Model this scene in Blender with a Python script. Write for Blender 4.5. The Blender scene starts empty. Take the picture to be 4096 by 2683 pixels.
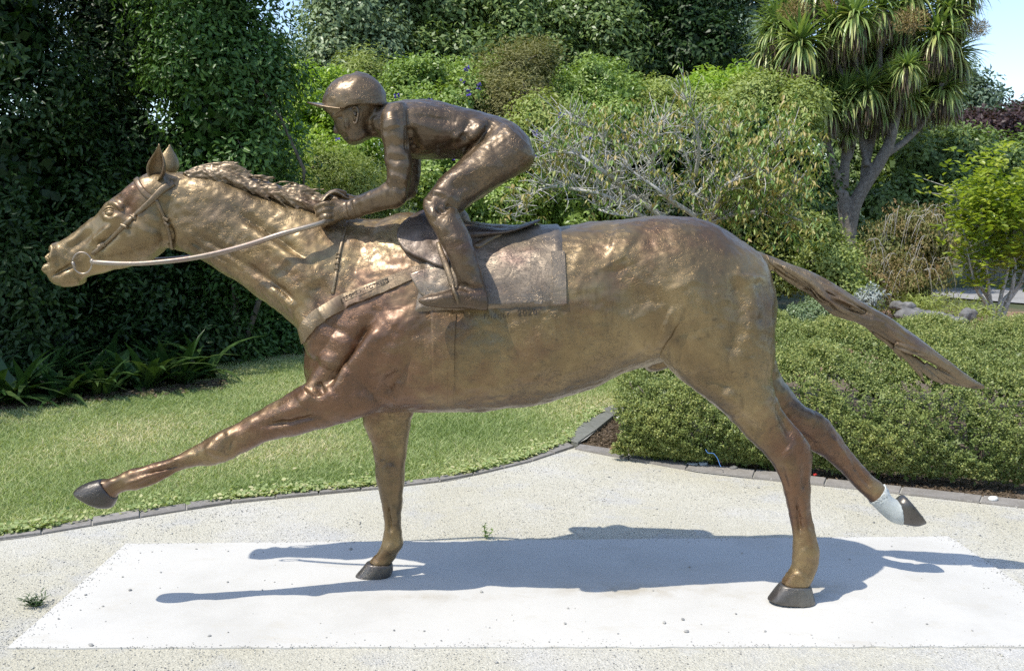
import bpy, bmesh, math, random
import numpy as np
from mathutils import Vector, Matrix
from mathutils.bvhtree import BVHTree

random.seed(7)
RNG = np.random.default_rng(7)
scene = bpy.context.scene
COL = scene.collection

# ---------------------------------------------------------------- camera
CAM_Y, CAM_Z, PITCH, FPX = -3.85, 1.55, math.radians(7.64), 3982.0
cam_data = bpy.data.cameras.new("camera")
cam_data.sensor_width = 36.0
cam_data.lens = 36.0 * FPX / 4096.0
cam_data.clip_start, cam_data.clip_end = 0.05, 500.0
cam = bpy.data.objects.new("camera", cam_data)
COL.objects.link(cam)
cam.location = (0.0, CAM_Y, CAM_Z)
cam.rotation_euler = (math.pi / 2 - PITCH, 0.0, 0.0)
scene.camera = cam

# ---------------------------------------------------------------- light
SUN_DIR = Vector((0.50, 0.305, -1.0)).normalized()      # the way the light travels
world = bpy.data.worlds.new("World")
scene.world = world
world.use_nodes = True
wn = world.node_tree.nodes
sky = wn.new("ShaderNodeTexSky")
sky.sky_type = 'NISHITA'
sky.sun_disc = False
sky.sun_elevation = math.asin(-SUN_DIR.z)
sky.sun_rotation = math.atan2(-SUN_DIR.x, -SUN_DIR.y)
sky.altitude = 10.0
sky.air_density = 0.95
sky.dust_density = 0.6
sky.ozone_density = 2.5
bg = wn["Background"]
bg.inputs["Strength"].default_value = 0.15
hs = wn.new("ShaderNodeHueSaturation")
hs.inputs["Saturation"].default_value = 0.95
world.node_tree.links.new(sky.outputs[0], hs.inputs["Color"])
world.node_tree.links.new(hs.outputs[0], bg.inputs[0])
sun_data = bpy.data.lights.new("sun", 'SUN')
sun_data.energy = 2.75
sun_data.angle = math.radians(0.5)
sun_data.color = (1.0, 0.945, 0.85)
sun = bpy.data.objects.new("sun", sun_data)
sun.location = (-6, -4, 10)
sun.rotation_euler = SUN_DIR.to_track_quat('-Z', 'Y').to_euler()
COL.objects.link(sun)

scene.view_settings.view_transform = 'Standard'
scene.view_settings.look = 'None'
scene.view_settings.gamma = 1.0
scene.view_settings.use_curve_mapping = False
scene.view_settings.exposure = 0.82
scene.render.engine = 'CYCLES'
scene.cycles.use_denoising = False
scene.cycles.max_bounces = 8
scene.cycles.diffuse_bounces = 3
scene.cycles.glossy_bounces = 3
scene.cycles.transmission_bounces = 3
scene.cycles.transparent_max_bounces = 8
scene.cycles.sample_clamp_indirect = 6.0

# ---------------------------------------------------------------- helpers
_cp, _sp = math.cos(PITCH), math.sin(PITCH)

def ray(px, py):
    a, b = (px - 2048.0) / FPX, (1341.5 - py) / FPX
    return Vector((a, _cp + b * _sp, -_sp + b * _cp))

def P(px, py, Y):
    """the point that stands at depth Y (metres beyond the statue's middle) in direction px, py"""
    d = ray(px, py)
    return Vector((0, CAM_Y, CAM_Z)) + d * ((Y - CAM_Y) / d.y)

def G(px, py, z=0.0):
    """the point of the level z in direction px, py"""
    d = ray(px, py)
    return Vector((0, CAM_Y, CAM_Z)) + d * ((z - CAM_Z) / d.z)

def tag(o, label=None, cat=None, group=None, kind=None):
    if label: o["label"] = label
    if cat: o["category"] = cat
    if group: o["group"] = group
    if kind: o["kind"] = kind
    return o

def empty(name, loc=(0, 0, 0), parent=None):
    o = bpy.data.objects.new(name, None)
    o.empty_display_size = 0.1
    COL.objects.link(o)
    o.location = loc
    if parent: o.parent = parent
    return o

def link(name, me, mat=None, parent=None):
    """me holds world coordinates; a child keeps them whatever its parent's place"""
    o = bpy.data.objects.new(name, me)
    COL.objects.link(o)
    if mat is not None and len(me.materials) == 0:
        me.materials.append(mat)
    if parent is not None:
        o.parent = parent
        off = Vector((0, 0, 0))
        p = parent
        while p is not None:
            off += p.location
            p = p.parent
        o.location = -off
    return o

def mesh_from(name, verts, faces, smooth=True):
    me = bpy.data.meshes.new(name)
    me.from_pydata([tuple(v) for v in verts], [], faces)
    me.update()
    if smooth:
        me.polygons.foreach_set("use_smooth", [True] * len(me.polygons))
    return me

def fast_mesh(name, verts, faces, tint=None, smooth=False):
    """verts (N,3) and faces (M,k) numpy arrays"""
    verts = np.ascontiguousarray(verts, dtype=np.float32)
    faces = np.ascontiguousarray(faces, dtype=np.int32)
    m, k = faces.shape
    me = bpy.data.meshes.new(name)
    me.vertices.add(len(verts))
    me.vertices.foreach_set("co", verts.ravel())
    me.loops.add(m * k)
    me.loops.foreach_set("vertex_index", faces.ravel())
    me.polygons.add(m)
    me.polygons.foreach_set("loop_start", np.arange(0, m * k, k, dtype=np.int32))
    me.polygons.foreach_set("loop_total", np.full(m, k, dtype=np.int32))
    if smooth:
        me.polygons.foreach_set("use_smooth", np.ones(m, dtype=bool))
    if tint is not None:
        at = me.attributes.new("tint", 'FLOAT', 'POINT')
        at.data.foreach_set("value", np.ascontiguousarray(tint, dtype=np.float32))
    me.update(calc_edges=True)
    return me

def catmull(pts, sub):
    """Catmull-Rom through rows of numbers"""
    a = np.asarray(pts, dtype=float)
    n = len(a)
    out = []
    for i in range(n - 1):
        p0 = a[i - 1] if i > 0 else 2 * a[0] - a[1]
        p1, p2 = a[i], a[i + 1]
        p3 = a[i + 2] if i + 2 < n else 2 * a[-1] - a[-2]
        for s in range(sub):
            t = s / sub
            out.append(0.5 * ((2 * p1) + (-p0 + p2) * t + (2 * p0 - 5 * p1 + 4 * p2 - p3) * t * t
                              + (-p0 + 3 * p1 - 3 * p2 + p3) * t ** 3))
    out.append(a[-1])
    return np.array(out)

class Shape:
    """collects closed pieces and welds them into one mesh"""
    def __init__(self):
        self.v, self.f = [], []

    def add(self, verts, faces):
        o = len(self.v)
        self.v += [Vector(v) for v in verts]
        self.f += [tuple(i + o for i in f) for f in faces]

    def rings(self, rings):
        n = len(rings[0])
        vs = [p for r in rings for p in r]
        fs = []
        for i in range(len(rings) - 1):
            for j in range(n):
                k = (j + 1) % n
                fs.append((i * n + j, i * n + k, (i + 1) * n + k, (i + 1) * n + j))
        c0 = sum((Vector(p) for p in rings[0]), Vector()) / n
        c1 = sum((Vector(p) for p in rings[-1]), Vector()) / n
        vs += [c0, c1]
        a, b = len(vs) - 2, len(vs) - 1
        L = (len(rings) - 1) * n
        for j in range(n):
            k = (j + 1) % n
            fs.append((a, k, j))
            fs.append((b, L + j, L + k))
        self.add(vs, fs)

    def loft(self, st, sub=5, n=28, box=0.9, mirror=False, dz=0.0):
        """st rows: edge A px, py, edge B px, py, depth of the middle, half width, [narrowing of edge A]"""
        rows = [tuple(r) + ((0.0,) if len(r) == 6 else ()) for r in st]
        rings = []
        for r in catmull(rows, sub):
            A, B = P(r[0], r[1], r[4]), P(r[2], r[3], r[4])
            c, h = (A + B) / 2, (A - B) / 2
            w, e = max(r[5], 0.002), r[6]
            ring = []
            for j in range(n):
                t = 2 * math.pi * j / n
                ct, stn = math.cos(t), math.sin(t)
                ca = math.copysign(abs(ct) ** box, ct)
                sa = math.copysign(abs(stn) ** box, stn)
                ww = w * (1.0 - e * ca)
                p = c + h * ca + Vector((0, ww * sa, 0))
                if mirror: p.y = -p.y
                p.z += dz
                ring.append(p)
            rings.append(ring)
        self.rings(rings)

    def tube(self, pts, rad, n=10, sub=4, flat=1.0, up=Vector((0, 0, 1))):
        """pts 3-D points, rad one number or one per point; flat squeezes it along 'up'"""
        if not hasattr(rad, '__len__'): rad = [rad] * len(pts)
        a = catmull([(*p, r) for p, r in zip(pts, rad)], sub) if sub > 1 else np.array([(*p, r) for p, r in zip(pts, rad)])
        rings = []
        for i, r in enumerate(a):
            q0, q1 = a[max(i - 1, 0)][:3], a[min(i + 1, len(a) - 1)][:3]
            t = Vector(q1 - q0)
            if t.length < 1e-9: t = Vector((1, 0, 0))
            t.normalize()
            u = up - t * up.dot(t)
            if u.length < 1e-4:
                u = Vector((0, 1, 0)) - t * t.y
            u.normalize()
            s = t.cross(u)
            c = Vector(r[:3])
            rr = max(float(r[3]), 0.0004)
            rings.append([c + u * (rr * flat * math.cos(2 * math.pi * j / n)) + s * (rr * math.sin(2 * math.pi * j / n)) for j in range(n)])
        self.rings(rings)

    def ball(self, c, r, nu=16, nv=10):
        rx, ry, rz = r if hasattr(r, '__len__') else (r, r, r)
        rings = []
        for i in range(1, nv):
            a = math.pi * i / nv
            rings.append([Vector((c[0] + rx * math.sin(a) * math.cos(2 * math.pi * j / nu),
                                  c[1] + ry * math.sin(a) * math.sin(2 * math.pi * j / nu),
                                  c[2] + rz * math.cos(a))) for j in range(nu)])
        self.rings(rings)

    def mesh(self, name, smooth=True):
        me = mesh_from(name, self.v, self.f, smooth)
        bm = bmesh.new(); bm.from_mesh(me)
        bmesh.ops.recalc_face_normals(bm, faces=bm.faces[:])
        bm.to_mesh(me); bm.free()
        return me

    def welded(self, name, voxel, smooth_n=3, fac=0.5):
        me = self.mesh(name)
        tmp = bpy.data.objects.new("welding", me)
        COL.objects.link(tmp)
        m = tmp.modifiers.new("r", 'REMESH'); m.mode = 'VOXEL'; m.voxel_size = voxel; m.adaptivity = 0.0
        if smooth_n:
            s = tmp.modifiers.new("s", 'SMOOTH'); s.factor = fac; s.iterations = smooth_n
        dg = bpy.context.evaluated_depsgraph_get()
        out = bpy.data.meshes.new_from_object(tmp.evaluated_get(dg))
        bpy.data.objects.remove(tmp)
        bpy.data.meshes.remove(me)
        out.name = name
        out.polygons.foreach_set("use_smooth", [True] * len(out.polygons))
        return out

def get_co(me):
    a = np.empty(len(me.vertices) * 3, dtype=np.float32); me.vertices.foreach_get("co", a)
    return a.reshape(-1, 3).astype(float)

def get_no(me):
    a = np.empty(len(me.vertices) * 3, dtype=np.float32)
    me.vertex_normals.foreach_get("vector", a)
    return a.reshape(-1, 3).astype(float)

def set_co(me, co):
    me.vertices.foreach_set("co", np.ascontiguousarray(co, dtype=np.float32).ravel()); me.update()

# ---------------------------------------------------------------- materials
class Mat:
    def __init__(self, name):
        self.m = bpy.data.materials.new(name); self.m.use_nodes = True
        self.t = self.m.node_tree; self.n = self.t.nodes
        self.b = self.n["Principled BSDF"]
    def new(self, kind, **kw):
        nd = self.n.new(kind)
        for k, v in kw.items(): setattr(nd, k, v)
        return nd
    def wire(self, a, b): self.t.links.new(a, b)
    def coord(self, which="Object", scale=(1, 1, 1)):
        c = self.new("ShaderNodeTexCoord"); mp = self.new("ShaderNodeMapping")
        mp.inputs["Scale"].default_value = scale
        self.wire(c.outputs[which], mp.inputs["Vector"])
        return mp.outputs[0]
    def noise(self, vec, scale, detail=4, rough=0.55, dist=0.0):
        nd = self.new("ShaderNodeTexNoise")
        nd.inputs["Scale"].default_value = scale; nd.inputs["Detail"].default_value = detail
        nd.inputs["Roughness"].default_value = rough; nd.inputs["Distortion"].default_value = dist
        if vec is not None: self.wire(vec, nd.inputs["Vector"])
        return nd.outputs["Fac"]
    def voronoi(self, vec, scale, feature='F1', out="Distance"):
        nd = self.new("ShaderNodeTexVoronoi", feature=feature); nd.inputs["Scale"].default_value = scale
        self.wire(vec, nd.inputs["Vector"]); return nd.outputs[out]
    def ramp(self, fac, stops):
        nd = self.new("ShaderNodeValToRGB"); e = nd.color_ramp.elements
        while len(e) < len(stops): e.new(0.5)
        for el, (p, c) in zip(e, stops):
            el.position = p; el.color = (*c, 1) if len(c) == 3 else c
        self.wire(fac, nd.inputs["Fac"]); return nd.outputs["Color"]
    def mix(self, fac, a, b, mode='MIX'):
        nd = self.new("ShaderNodeMix", data_type='RGBA', blend_type=mode)
        for sock, v in ((nd.inputs[0], fac), (nd.inputs[6], a), (nd.inputs[7], b)):
            if hasattr(v, 'is_linked'): self.wire(v, sock)
            elif hasattr(v, '__len__'): sock.default_value = (*v, 1) if len(v) == 3 else v
            else: sock.default_value = v
        return nd.outputs[2]
    def math(self, op, a, b=0.0):
        nd = self.new("ShaderNodeMath", operation=op)
        for sock, v in ((nd.inputs[0], a), (nd.inputs[1], b)):
            if hasattr(v, 'is_linked'): self.wire(v, sock)
            else: sock.default_value = v
        return nd.outputs[0]
    def mapr(self, fac, a, b, c, d):
        nd = self.new("ShaderNodeMapRange")
        self.wire(fac, nd.inputs[0])
        for i, v in zip((1, 2, 3, 4), (a, b, c, d)): nd.inputs[i].default_value = v
        return nd.outputs[0]
    def bump(self, h, strength, dist, prev=None):
        nd = self.new("ShaderNodeBump"); nd.inputs["Strength"].default_value = strength
        nd.inputs["Distance"].default_value = dist
        self.wire(h, nd.inputs["Height"])
        if prev is not None: self.wire(prev, nd.inputs["Normal"])
        return nd.outputs[0]
    def out(self, col=None, rough=None, metal=None, normal=None, spec=None):
        for key, v in (("Base Color", col), ("Roughness", rough), ("Metallic", metal), ("Normal", normal), ("Specular IOR Level", spec)):
            if v is None: continue
            s = self.b.inputs[key]
            if hasattr(v, 'is_linked'): self.wire(v, s)
            elif hasattr(v, '__len__'): s.default_value = (*v, 1)
            else: s.default_value = v
        return self.m

def bronze(name, lo, mid, hi, rough=0.36, relief=1.0, metal=0.64, patches=2.2, wax=0.55):
    M = Mat(name)
    c = M.coord()
    big = M.noise(c, patches, 5, 0.62, 0.5)
    col = M.ramp(big, [(0.32, lo), (0.50, mid), (0.68, hi)])
    pa = M.new("ShaderNodeAttribute", attribute_name="patina")     # red-brown patina where the foundry laid it on
    red = M.mapr(M.math('ADD', M.noise(M.coord(scale=(1.0, 1.0, 1.4)), 3.4, 5, 0.65), M.math('MULTIPLY', pa.outputs["Fac"], 0.30)), 0.52, 0.74, 0.0, 0.85)
    col = M.mix(red, col, (mid[0] * 0.72, mid[1] * 0.50, mid[2] * 0.58))
    run = M.noise(M.coord(scale=(1.0, 1.0, 0.16)), 30, 4, 0.6)     # streaks where rain runs down
    col = M.mix(M.mapr(run, 0.58, 0.74, 0.0, 0.38), col, tuple(x * 0.6 for x in lo))
    spots = M.noise(c, 26, 5, 0.72)
    col = M.mix(M.mapr(spots, 0.57, 0.72, 0.0, 0.55), col, tuple(x * 0.5 for x in lo))
    r = M.mapr(M.noise(c, 9, 5, 0.65), 0.3, 0.7, rough - 0.04, rough + 0.17)
    # tool marks: thin bent scratches, thumbed-on clay and a fine grain
    lumps = M.noise(c, 11, 3, 0.5, 0.8)
    scr = M.noise(M.coord(scale=(1.0, 1.0, 1.5)), 26, 2, 0.5, 2.2)
    cut = M.mapr(M.math('ABSOLUTE', M.math('SUBTRACT', scr, 0.5)), 0.0, 0.03, 0.0, 1.0)
    where = M.mapr(M.noise(c, 6, 2, 0.5), 0.40, 0.56, 0.0, 1.0)
    cut = M.mix(where, (1, 1, 1), cut)
    col = M.mix(M.mapr(cut, 0.0, 1.0, 0.28, 0.0), col, tuple(x * 0.5 for x in lo))   # the cuts are darker than the metal around them
    grain = M.noise(c, 75, 3, 0.55, 0.5)
    n1 = M.bump(lumps, 0.34 * relief, 0.014)
    n2 = M.bump(cut, 0.38 * relief, 0.005, n1)
    n3 = M.bump(grain, 0.13 * relief, 0.003, n2)
    M.b.inputs["Coat Weight"].default_value = wax
    M.b.inputs["Coat Roughness"].default_value = 0.36
    M.wire(n1, M.b.inputs["Coat Normal"])
    return M.out(col, r, metal, n3)
# ================================================================ the setting: ground, gravel, lawn, kerbs, slab
from mathutils.geometry import tessellate_polygon

def sheet(name, poly, z, mat, parent=None, kind="structure"):
    pts = [Vector((p[0], p[1], z)) for p in poly]
    tris = tessellate_polygon([pts])
    me = mesh_from(name, pts, [tuple(t) for t in tris], False)
    bm = bmesh.new(); bm.from_mesh(me)
    for f in bm.faces:
        if f.normal.z < 0: f.normal_flip()
    bm.to_mesh(me); bm.free()
    o = link(name, me, mat, parent)
    if kind: tag(o, kind=kind)
    return o

def gxy(*pts): return [tuple(G(x, y).xy) for x, y in pts]

# materials
def mat_ground():
    M = Mat("rough_ground"); c = M.coord()
    col = M.ramp(M.noise(c, .9, 5, .6), [(.35, (.045, .06, .02)), (.5, (.08, .09, .035)), (.65, (.14, .11, .06))])
    return M.out(col, .95, 0, M.bump(M.noise(c, 30, 5), .6, .02))
def mat_lawn():
    M = Mat("lawn_soil"); c = M.coord()
    col = M.ramp(M.noise(c, 1.1, 4, .6), [(.38, (.17, .23, .07)), (.52, (.23, .28, .10)), (.66, (.38, .36, .19))])
    col = M.mix(M.noise(c, 90, 3), col, (.05, .08, .02))
    return M.out(col, .95, 0, M.bump(M.noise(c, 120, 4), .8, .01))
def mat_gravel():
    M = Mat("gravel"); c = M.coord()
    fine = M.noise(c, 95, 6, .75)
    cell = M.voronoi(c, 120, out="Color")
    base = M.ramp(M.noise(c, .8, 4, .6), [(.40, (.56, .53, .42)), (.56, (.60, .575, .48)), (.70, (.62, .605, .565))])
    grey = M.mapr(M.noise(c, 2.6, 5, .65), .52, .66, 0, .6)
    base = M.mix(grey, base, (.52, .52, .51))
    sp = M.mapr(fine, .28, .46, .62, 1.0)
    col = M.mix(M.math('SUBTRACT', 1.0, sp), base, (.16, .15, .125))
    bw = M.new("ShaderNodeRGBToBW"); M.wire(cell, bw.inputs[0])
    v = M.mapr(bw.outputs[0], 0, 1, .82, 1.12)
    mul = M.new("ShaderNodeVectorMath", operation='SCALE'); M.wire(col, mul.inputs[0]); M.wire(v, mul.inputs["Scale"])
    n = M.bump(M.voronoi(c, 120), .55, .006)
    n = M.bump(fine, .75, .010, n)
    n = M.bump(M.noise(c, 5, 4), .3, .02, n)
    return M.out(mul.outputs[0], .93, 0, n, .2)
def mat_slab():
    M = Mat("slab_concrete"); c = M.coord()
    big = M.noise(c, 1.3, 6, .65)
    col = M.ramp(big, [(.32, (.50, .485, .44)), (.5, (.565, .55, .505)), (.7, (.60, .585, .54))])
    st = M.mapr(M.noise(M.coord(scale=(1, 2.2, 1)), 3.1, 6, .7), .56, .72, 0, .40)
    col = M.mix(st, col, (.46, .42, .33))
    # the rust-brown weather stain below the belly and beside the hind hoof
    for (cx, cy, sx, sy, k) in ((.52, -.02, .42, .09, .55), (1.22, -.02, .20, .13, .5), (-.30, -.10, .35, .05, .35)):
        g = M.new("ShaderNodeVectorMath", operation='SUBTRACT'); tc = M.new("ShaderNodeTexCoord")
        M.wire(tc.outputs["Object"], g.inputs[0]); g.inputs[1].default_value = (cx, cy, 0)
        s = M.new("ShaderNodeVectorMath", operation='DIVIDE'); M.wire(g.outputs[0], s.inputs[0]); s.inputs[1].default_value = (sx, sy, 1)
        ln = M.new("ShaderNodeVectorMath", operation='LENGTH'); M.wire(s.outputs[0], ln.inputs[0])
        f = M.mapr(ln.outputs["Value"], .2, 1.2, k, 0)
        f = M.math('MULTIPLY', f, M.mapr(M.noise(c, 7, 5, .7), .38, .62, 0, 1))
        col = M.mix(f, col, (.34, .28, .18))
    pits = M.mapr(M.noise(c, 140, 3, .6), .22, .34, .25, 0)
    col = M.mix(pits, col, (.3, .3, .28))
    return M.out(col, .8, 0, M.bump(M.noise(c, 45, 6, .65), .22, .004), .25)
def mat_paver(name, a, b):
    M = Mat(name); c = M.coord()
    oi = M.new("ShaderNodeObjectInfo")
    col = M.ramp(M.noise(c, 14, 5, .65), [(.3, a), (.7, b)])
    v = M.mapr(oi.outputs["Random"], 0, 1, .85, 1.12)
    mul = M.new("ShaderNodeVectorMath", operation='SCALE'); M.wire(col, mul.inputs[0]); M.wire(v, mul.inputs["Scale"])
    col = M.mix(M.mapr(M.noise(c, 60, 4, .7), .55, .72, 0, .6), mul.outputs[0], tuple(x * 1.8 for x in b))
    return M.out(col, .9, 0, M.bump(M.noise(c, 70, 5), .5, .004))
M_GROUND, M_LAWN, M_GRAVEL, M_SLAB = mat_ground(), mat_lawn(), mat_gravel(), mat_slab()
M_PAVER = mat_paver("paver", (.20, .185, .165), (.28, .262, .24))
M_PAVER2 = mat_paver("paver_dark", (.13, .135, .115), (.19, .19, .165))
_M = Mat("mortar"); M_MORTAR = _M.out((.34, .33, .30), .95, 0, _M.bump(_M.noise(_M.coord(), 90, 4), .5, .004))
_M = Mat("bark_mulch"); _c = _M.coord()
M_MULCH = _M.out(_M.ramp(_M.noise(_c, 24, 5, .7), [(.3, (.06, .045, .03)), (.5, (.14, .105, .075)), (.7, (.26, .21, .16))]), .95, 0, _M.bump(_M.noise(_c, 40, 5), .9, .02))
_M = Mat("brown_soil"); _c = _M.coord()
M_SOIL = _M.out(_M.ramp(_M.noise(_c, 3, 5, .7), [(.35, (.16, .09, .05)), (.5, (.27, .16, .10)), (.68, (.33, .26, .18))]), .95, 0, _M.bump(_M.noise(_c, 20, 5), .8, .03))
_M = Mat("drive"); _c = _M.coord()
M_DRIVE = _M.out(_M.ramp(_M.noise(_c, 2, 5, .6), [(.3, (.25, .245, .23)), (.7, (.35, .34, .33))]), .95, 0, _M.bump(_M.noise(_c, 40, 5), .5, .01))

# edges, walked left to right
KERB_IN = gxy((-500, 2215), (-250, 2188), (0, 2162), (112, 2148), (379, 2102), (663, 2055), (904, 2017), (1205, 1986), (1506, 1958), (1618, 1945), (1790, 1925), (1930, 1895), (2117, 1850), (2237, 1810), (2297, 1790))
KERB_OUT = gxy((-500, 2192), (-250, 2167), (0, 2142), (112, 2126), (379, 2076), (663, 2027), (904, 2000), (1205, 1970), (1506, 1944), (1618, 1930), (1790, 1908), (1930, 1880), (2090, 1838), (2203, 1795), (2262, 1772))
STRIP_L = gxy((2268, 1766), (2300, 1728), (2353, 1681), (2409, 1648), (2469, 1620), (2540, 1598), (2640, 1575))
STRIP_R = gxy((2312, 1780), (2345, 1763), (2406, 1709), (2452, 1672), (2515, 1636), (2590, 1610), (2690, 1588))
RK_IN = gxy((2298, 1797), (2406, 1818), (2533, 1843), (2653, 1864), (2794, 1890), (3000, 1914), (3116, 1926), (3400, 1955), (3570, 1974), (3809, 2001), (4096, 2033), (4500, 2078), (5000, 2130))
RK_OUT = gxy((2318, 1782), (2438, 1797), (2547, 1817), (2653, 1840), (2820, 1864), (3010, 1886), (3126, 1900), (3410, 1932), (3580, 1949), (3819, 1978), (4106, 2006), (4515, 2050), (5020, 2100))

ground = sheet("ground", [(-70, -40), (70, -40), (70, 90), (-70, 90)], -.03, M_GROUND)
gravel = sheet("gravel_path", KERB_IN + RK_IN[1:] + [(7, 1.0), (7, -9), (-7, -9), (-6, -.5)], 0.0, M_GRAVEL)
lawn = sheet("lawn", KERB_OUT + [tuple(p) for p in STRIP_L] + [(1.9, 5.4), (1.7, 9.5), (-8, 9.5), (-8, -.2)], -.006, M_LAWN)
bed = sheet("garden_bed", STRIP_R + [(1.6, 4.4), (2.5, 5.0), (8, 5.4), (8, .6)] + RK_OUT[::-1], -.014, M_MULCH)
back_bed = sheet("back_bed", [(1.7, 5.0), (8, 5.6), (9, 10.2), (6.0, 10.6), (1.5, 10.4)], -.018, M_SOIL)
drive = sheet("driveway", [tuple(G(3580, 1152).xy), tuple(G(4096, 1150).xy), tuple(G(4900, 1146).xy), tuple(G(4900, 1240).xy), tuple(G(4096, 1212).xy), tuple(G(3640, 1176).xy)], -.004, M_DRIVE)
verge = sheet("grass_verge", [(4.0, 13.8), (16, 13.9), (18, 18), (3, 17.5)], -.012, M_LAWN)

# ---- kerbs of separate pavers on a mortar bed
def paver_run(name, A, B, length, z0, z1, mat, label):
    A, B = np.array(A), np.array(B)
    mid = (A + B) / 2
    cum = np.concatenate([[0], np.cumsum(np.linalg.norm(np.diff(mid, axis=0), axis=1))])
    n = max(int(round(cum[-1] / length)), 1)
    def at(arr, s): return np.array([np.interp(s, cum, arr[:, 0]), np.interp(s, cum, arr[:, 1])])
    base = link(name, mesh_from(name, [(*p, z1 - .009) for p in np.vstack([A, B[::-1]])], [tuple(range(len(A) * 2))], False), M_MORTAR)
    tag(base, kind="structure")
    rnd = random.Random(len(A))
    for i in range(n):
        s0, s1 = cum[-1] * i / n + .004, cum[-1] * (i + 1) / n - .004
        q = [at(A, s0), at(A, s1), at(B, s1), at(B, s0)]
        c = sum(q) / 4
        dz = rnd.uniform(-.003, .003)
        vs = [(*(c + (p - c) * .985), z1 + dz) for p in q] + [(*p, z1 - .006 + dz) for p in q] + [(*p, z0) for p in q]
        fs = [(0, 1, 2, 3)]
        for j in range(4):
            k = (j + 1) % 4
            fs += [(j, 4 + j, 4 + k, k), (4 + j, 8 + j, 8 + k, 4 + k)]
        me = mesh_from("paver", vs, fs, False)
        bm = bmesh.new(); bm.from_mesh(me); bmesh.ops.recalc_face_normals(bm, faces=bm.faces[:])
        bm.to_mesh(me); bm.free()
        link("paver", me, mat, base)
    return base
paver_run("lawn_kerb", KERB_OUT, KERB_IN, .225, -.02, .012, M_PAVER, "")
paver_run("mowing_strip", STRIP_L, STRIP_R, .42, -.03, .022, M_PAVER2, "")
paver_run("bed_kerb", RK_OUT, RK_IN, .40, -.02, .014, M_PAVER, "")

# ---- the white slab
SL = [G(503, 2173, .006), G(3795, 2143, .006), G(4456, 2583, .006), G(26, 2590, .006)]
def slab():
    bm = bmesh.new()
    n = 60
    top = []
    rnd = random.Random(2)
    for i in range(4):
        a, b = SL[i], SL[(i + 1) % 4]
        for k in range(n):
            p = a.lerp(b, k / n)
            j = .0012 if i != 2 else .005
            top.append((p.x + rnd.uniform(-j, j), p.y + rnd.uniform(-j, j)))
    m = len(top)
    vs = [(x, y, .006) for x, y in top] + [(x * 1.0, y, -.05) for x, y in top]
    fs = [tuple(range(m))] + [(i, m + i, m + (i + 1) % m, (i + 1) % m) for i in range(m)]
    me = mesh_from("concrete_slab", vs, fs, False)
    bm = bmesh.new(); bm.from_mesh(me); bmesh.ops.recalc_face_normals(bm, faces=bm.faces[:])
    bm.to_mesh(me); bm.free()
    o = link("concrete_slab", me, M_SLAB)
    tag(o, kind="structure")
slab()

# ---- loose stones
def octa(cs, sz, rng):
    n = len(cs)
    base = np.array([(1, 0, 0), (-1, 0, 0), (0, 1, 0), (0, -1, 0), (0, 0, 1), (0, 0, -1)], float)
    v = base[None] * (sz[:, None, None] * rng.uniform(.55, 1.25, (n, 6, 1)))
    a = rng.uniform(0, 6.28, n); ca, sa = np.cos(a), np.sin(a)
    x = v[..., 0] * ca[:, None] - v[..., 1] * sa[:, None]; y = v[..., 0] * sa[:, None] + v[..., 1] * ca[:, None]
    v = np.stack([x, y, v[..., 2] * .7], -1) + cs[:, None, :]
    f = np.array([(0, 2, 4), (2, 1, 4), (1, 3, 4), (3, 0, 4), (2, 0, 5), (1, 2, 5), (3, 1, 5), (0, 3, 5)])
    F = (f[None] + 6 * np.arange(n)[:, None, None]).reshape(-1, 3)
    return v.reshape(-1, 3), F
def inside(poly, pts):
    poly = np.array(poly); x, y = pts[:, 0], pts[:, 1]
    r = np.zeros(len(pts), bool); j = len(poly) - 1
    for i in range(len(poly)):
        xi, yi, xj, yj = *poly[i], *poly[j]
        c = ((yi > y) != (yj > y)) & (x < (xj - xi) * (y - yi) / (yj - yi + 1e-12) + xi)
        r ^= c; j = i
    return r
_M = Mat("gravel_stone"); _a = _M.new("ShaderNodeAttribute", attribute_name="tint")
M_STONE = _M.out(_M.ramp(_a.outputs["Fac"], [(.0, (.20, .20, .20)), (.35, (.40, .39, .36)), (.7, (.52, .50, .42)), (1, (.62, .60, .55))]), .9, 0, None, .25)
slab_xy = [tuple(p.xy) for p in SL]
GP = KERB_IN + RK_IN[1:] + [(7, 1.0), (7, -9), (-7, -9), (-6, -.5)]
N = 90000
px = np.stack([RNG.uniform(-3.2, 3.6, N), -1.35 + 4.2 * RNG.random(N) ** 1.5], 1)
px = px[inside(GP, px) & ~inside(slab_xy, px)]
clus = np.sin(px[:, 0] * 3.1 + 1) + np.sin(px[:, 1] * 4.3 + px[:, 0] * 1.7) + np.sin(px[:, 0] * 7.7 - px[:, 1] * 6.1)
px = px[RNG.random(len(px)) < .45 + .22 * clus]
sz = RNG.uniform(.0018, .0042, len(px)) * (1 + 1.0 * (RNG.random(len(px)) > .985))
v, f = octa(np.column_stack([px, sz * .35]), sz, RNG)
tag(link("gravel_stones", fast_mesh("gravel_stones", v, f, np.repeat(RNG.random(len(px)), 6)), M_STONE), kind="stuff")
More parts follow.
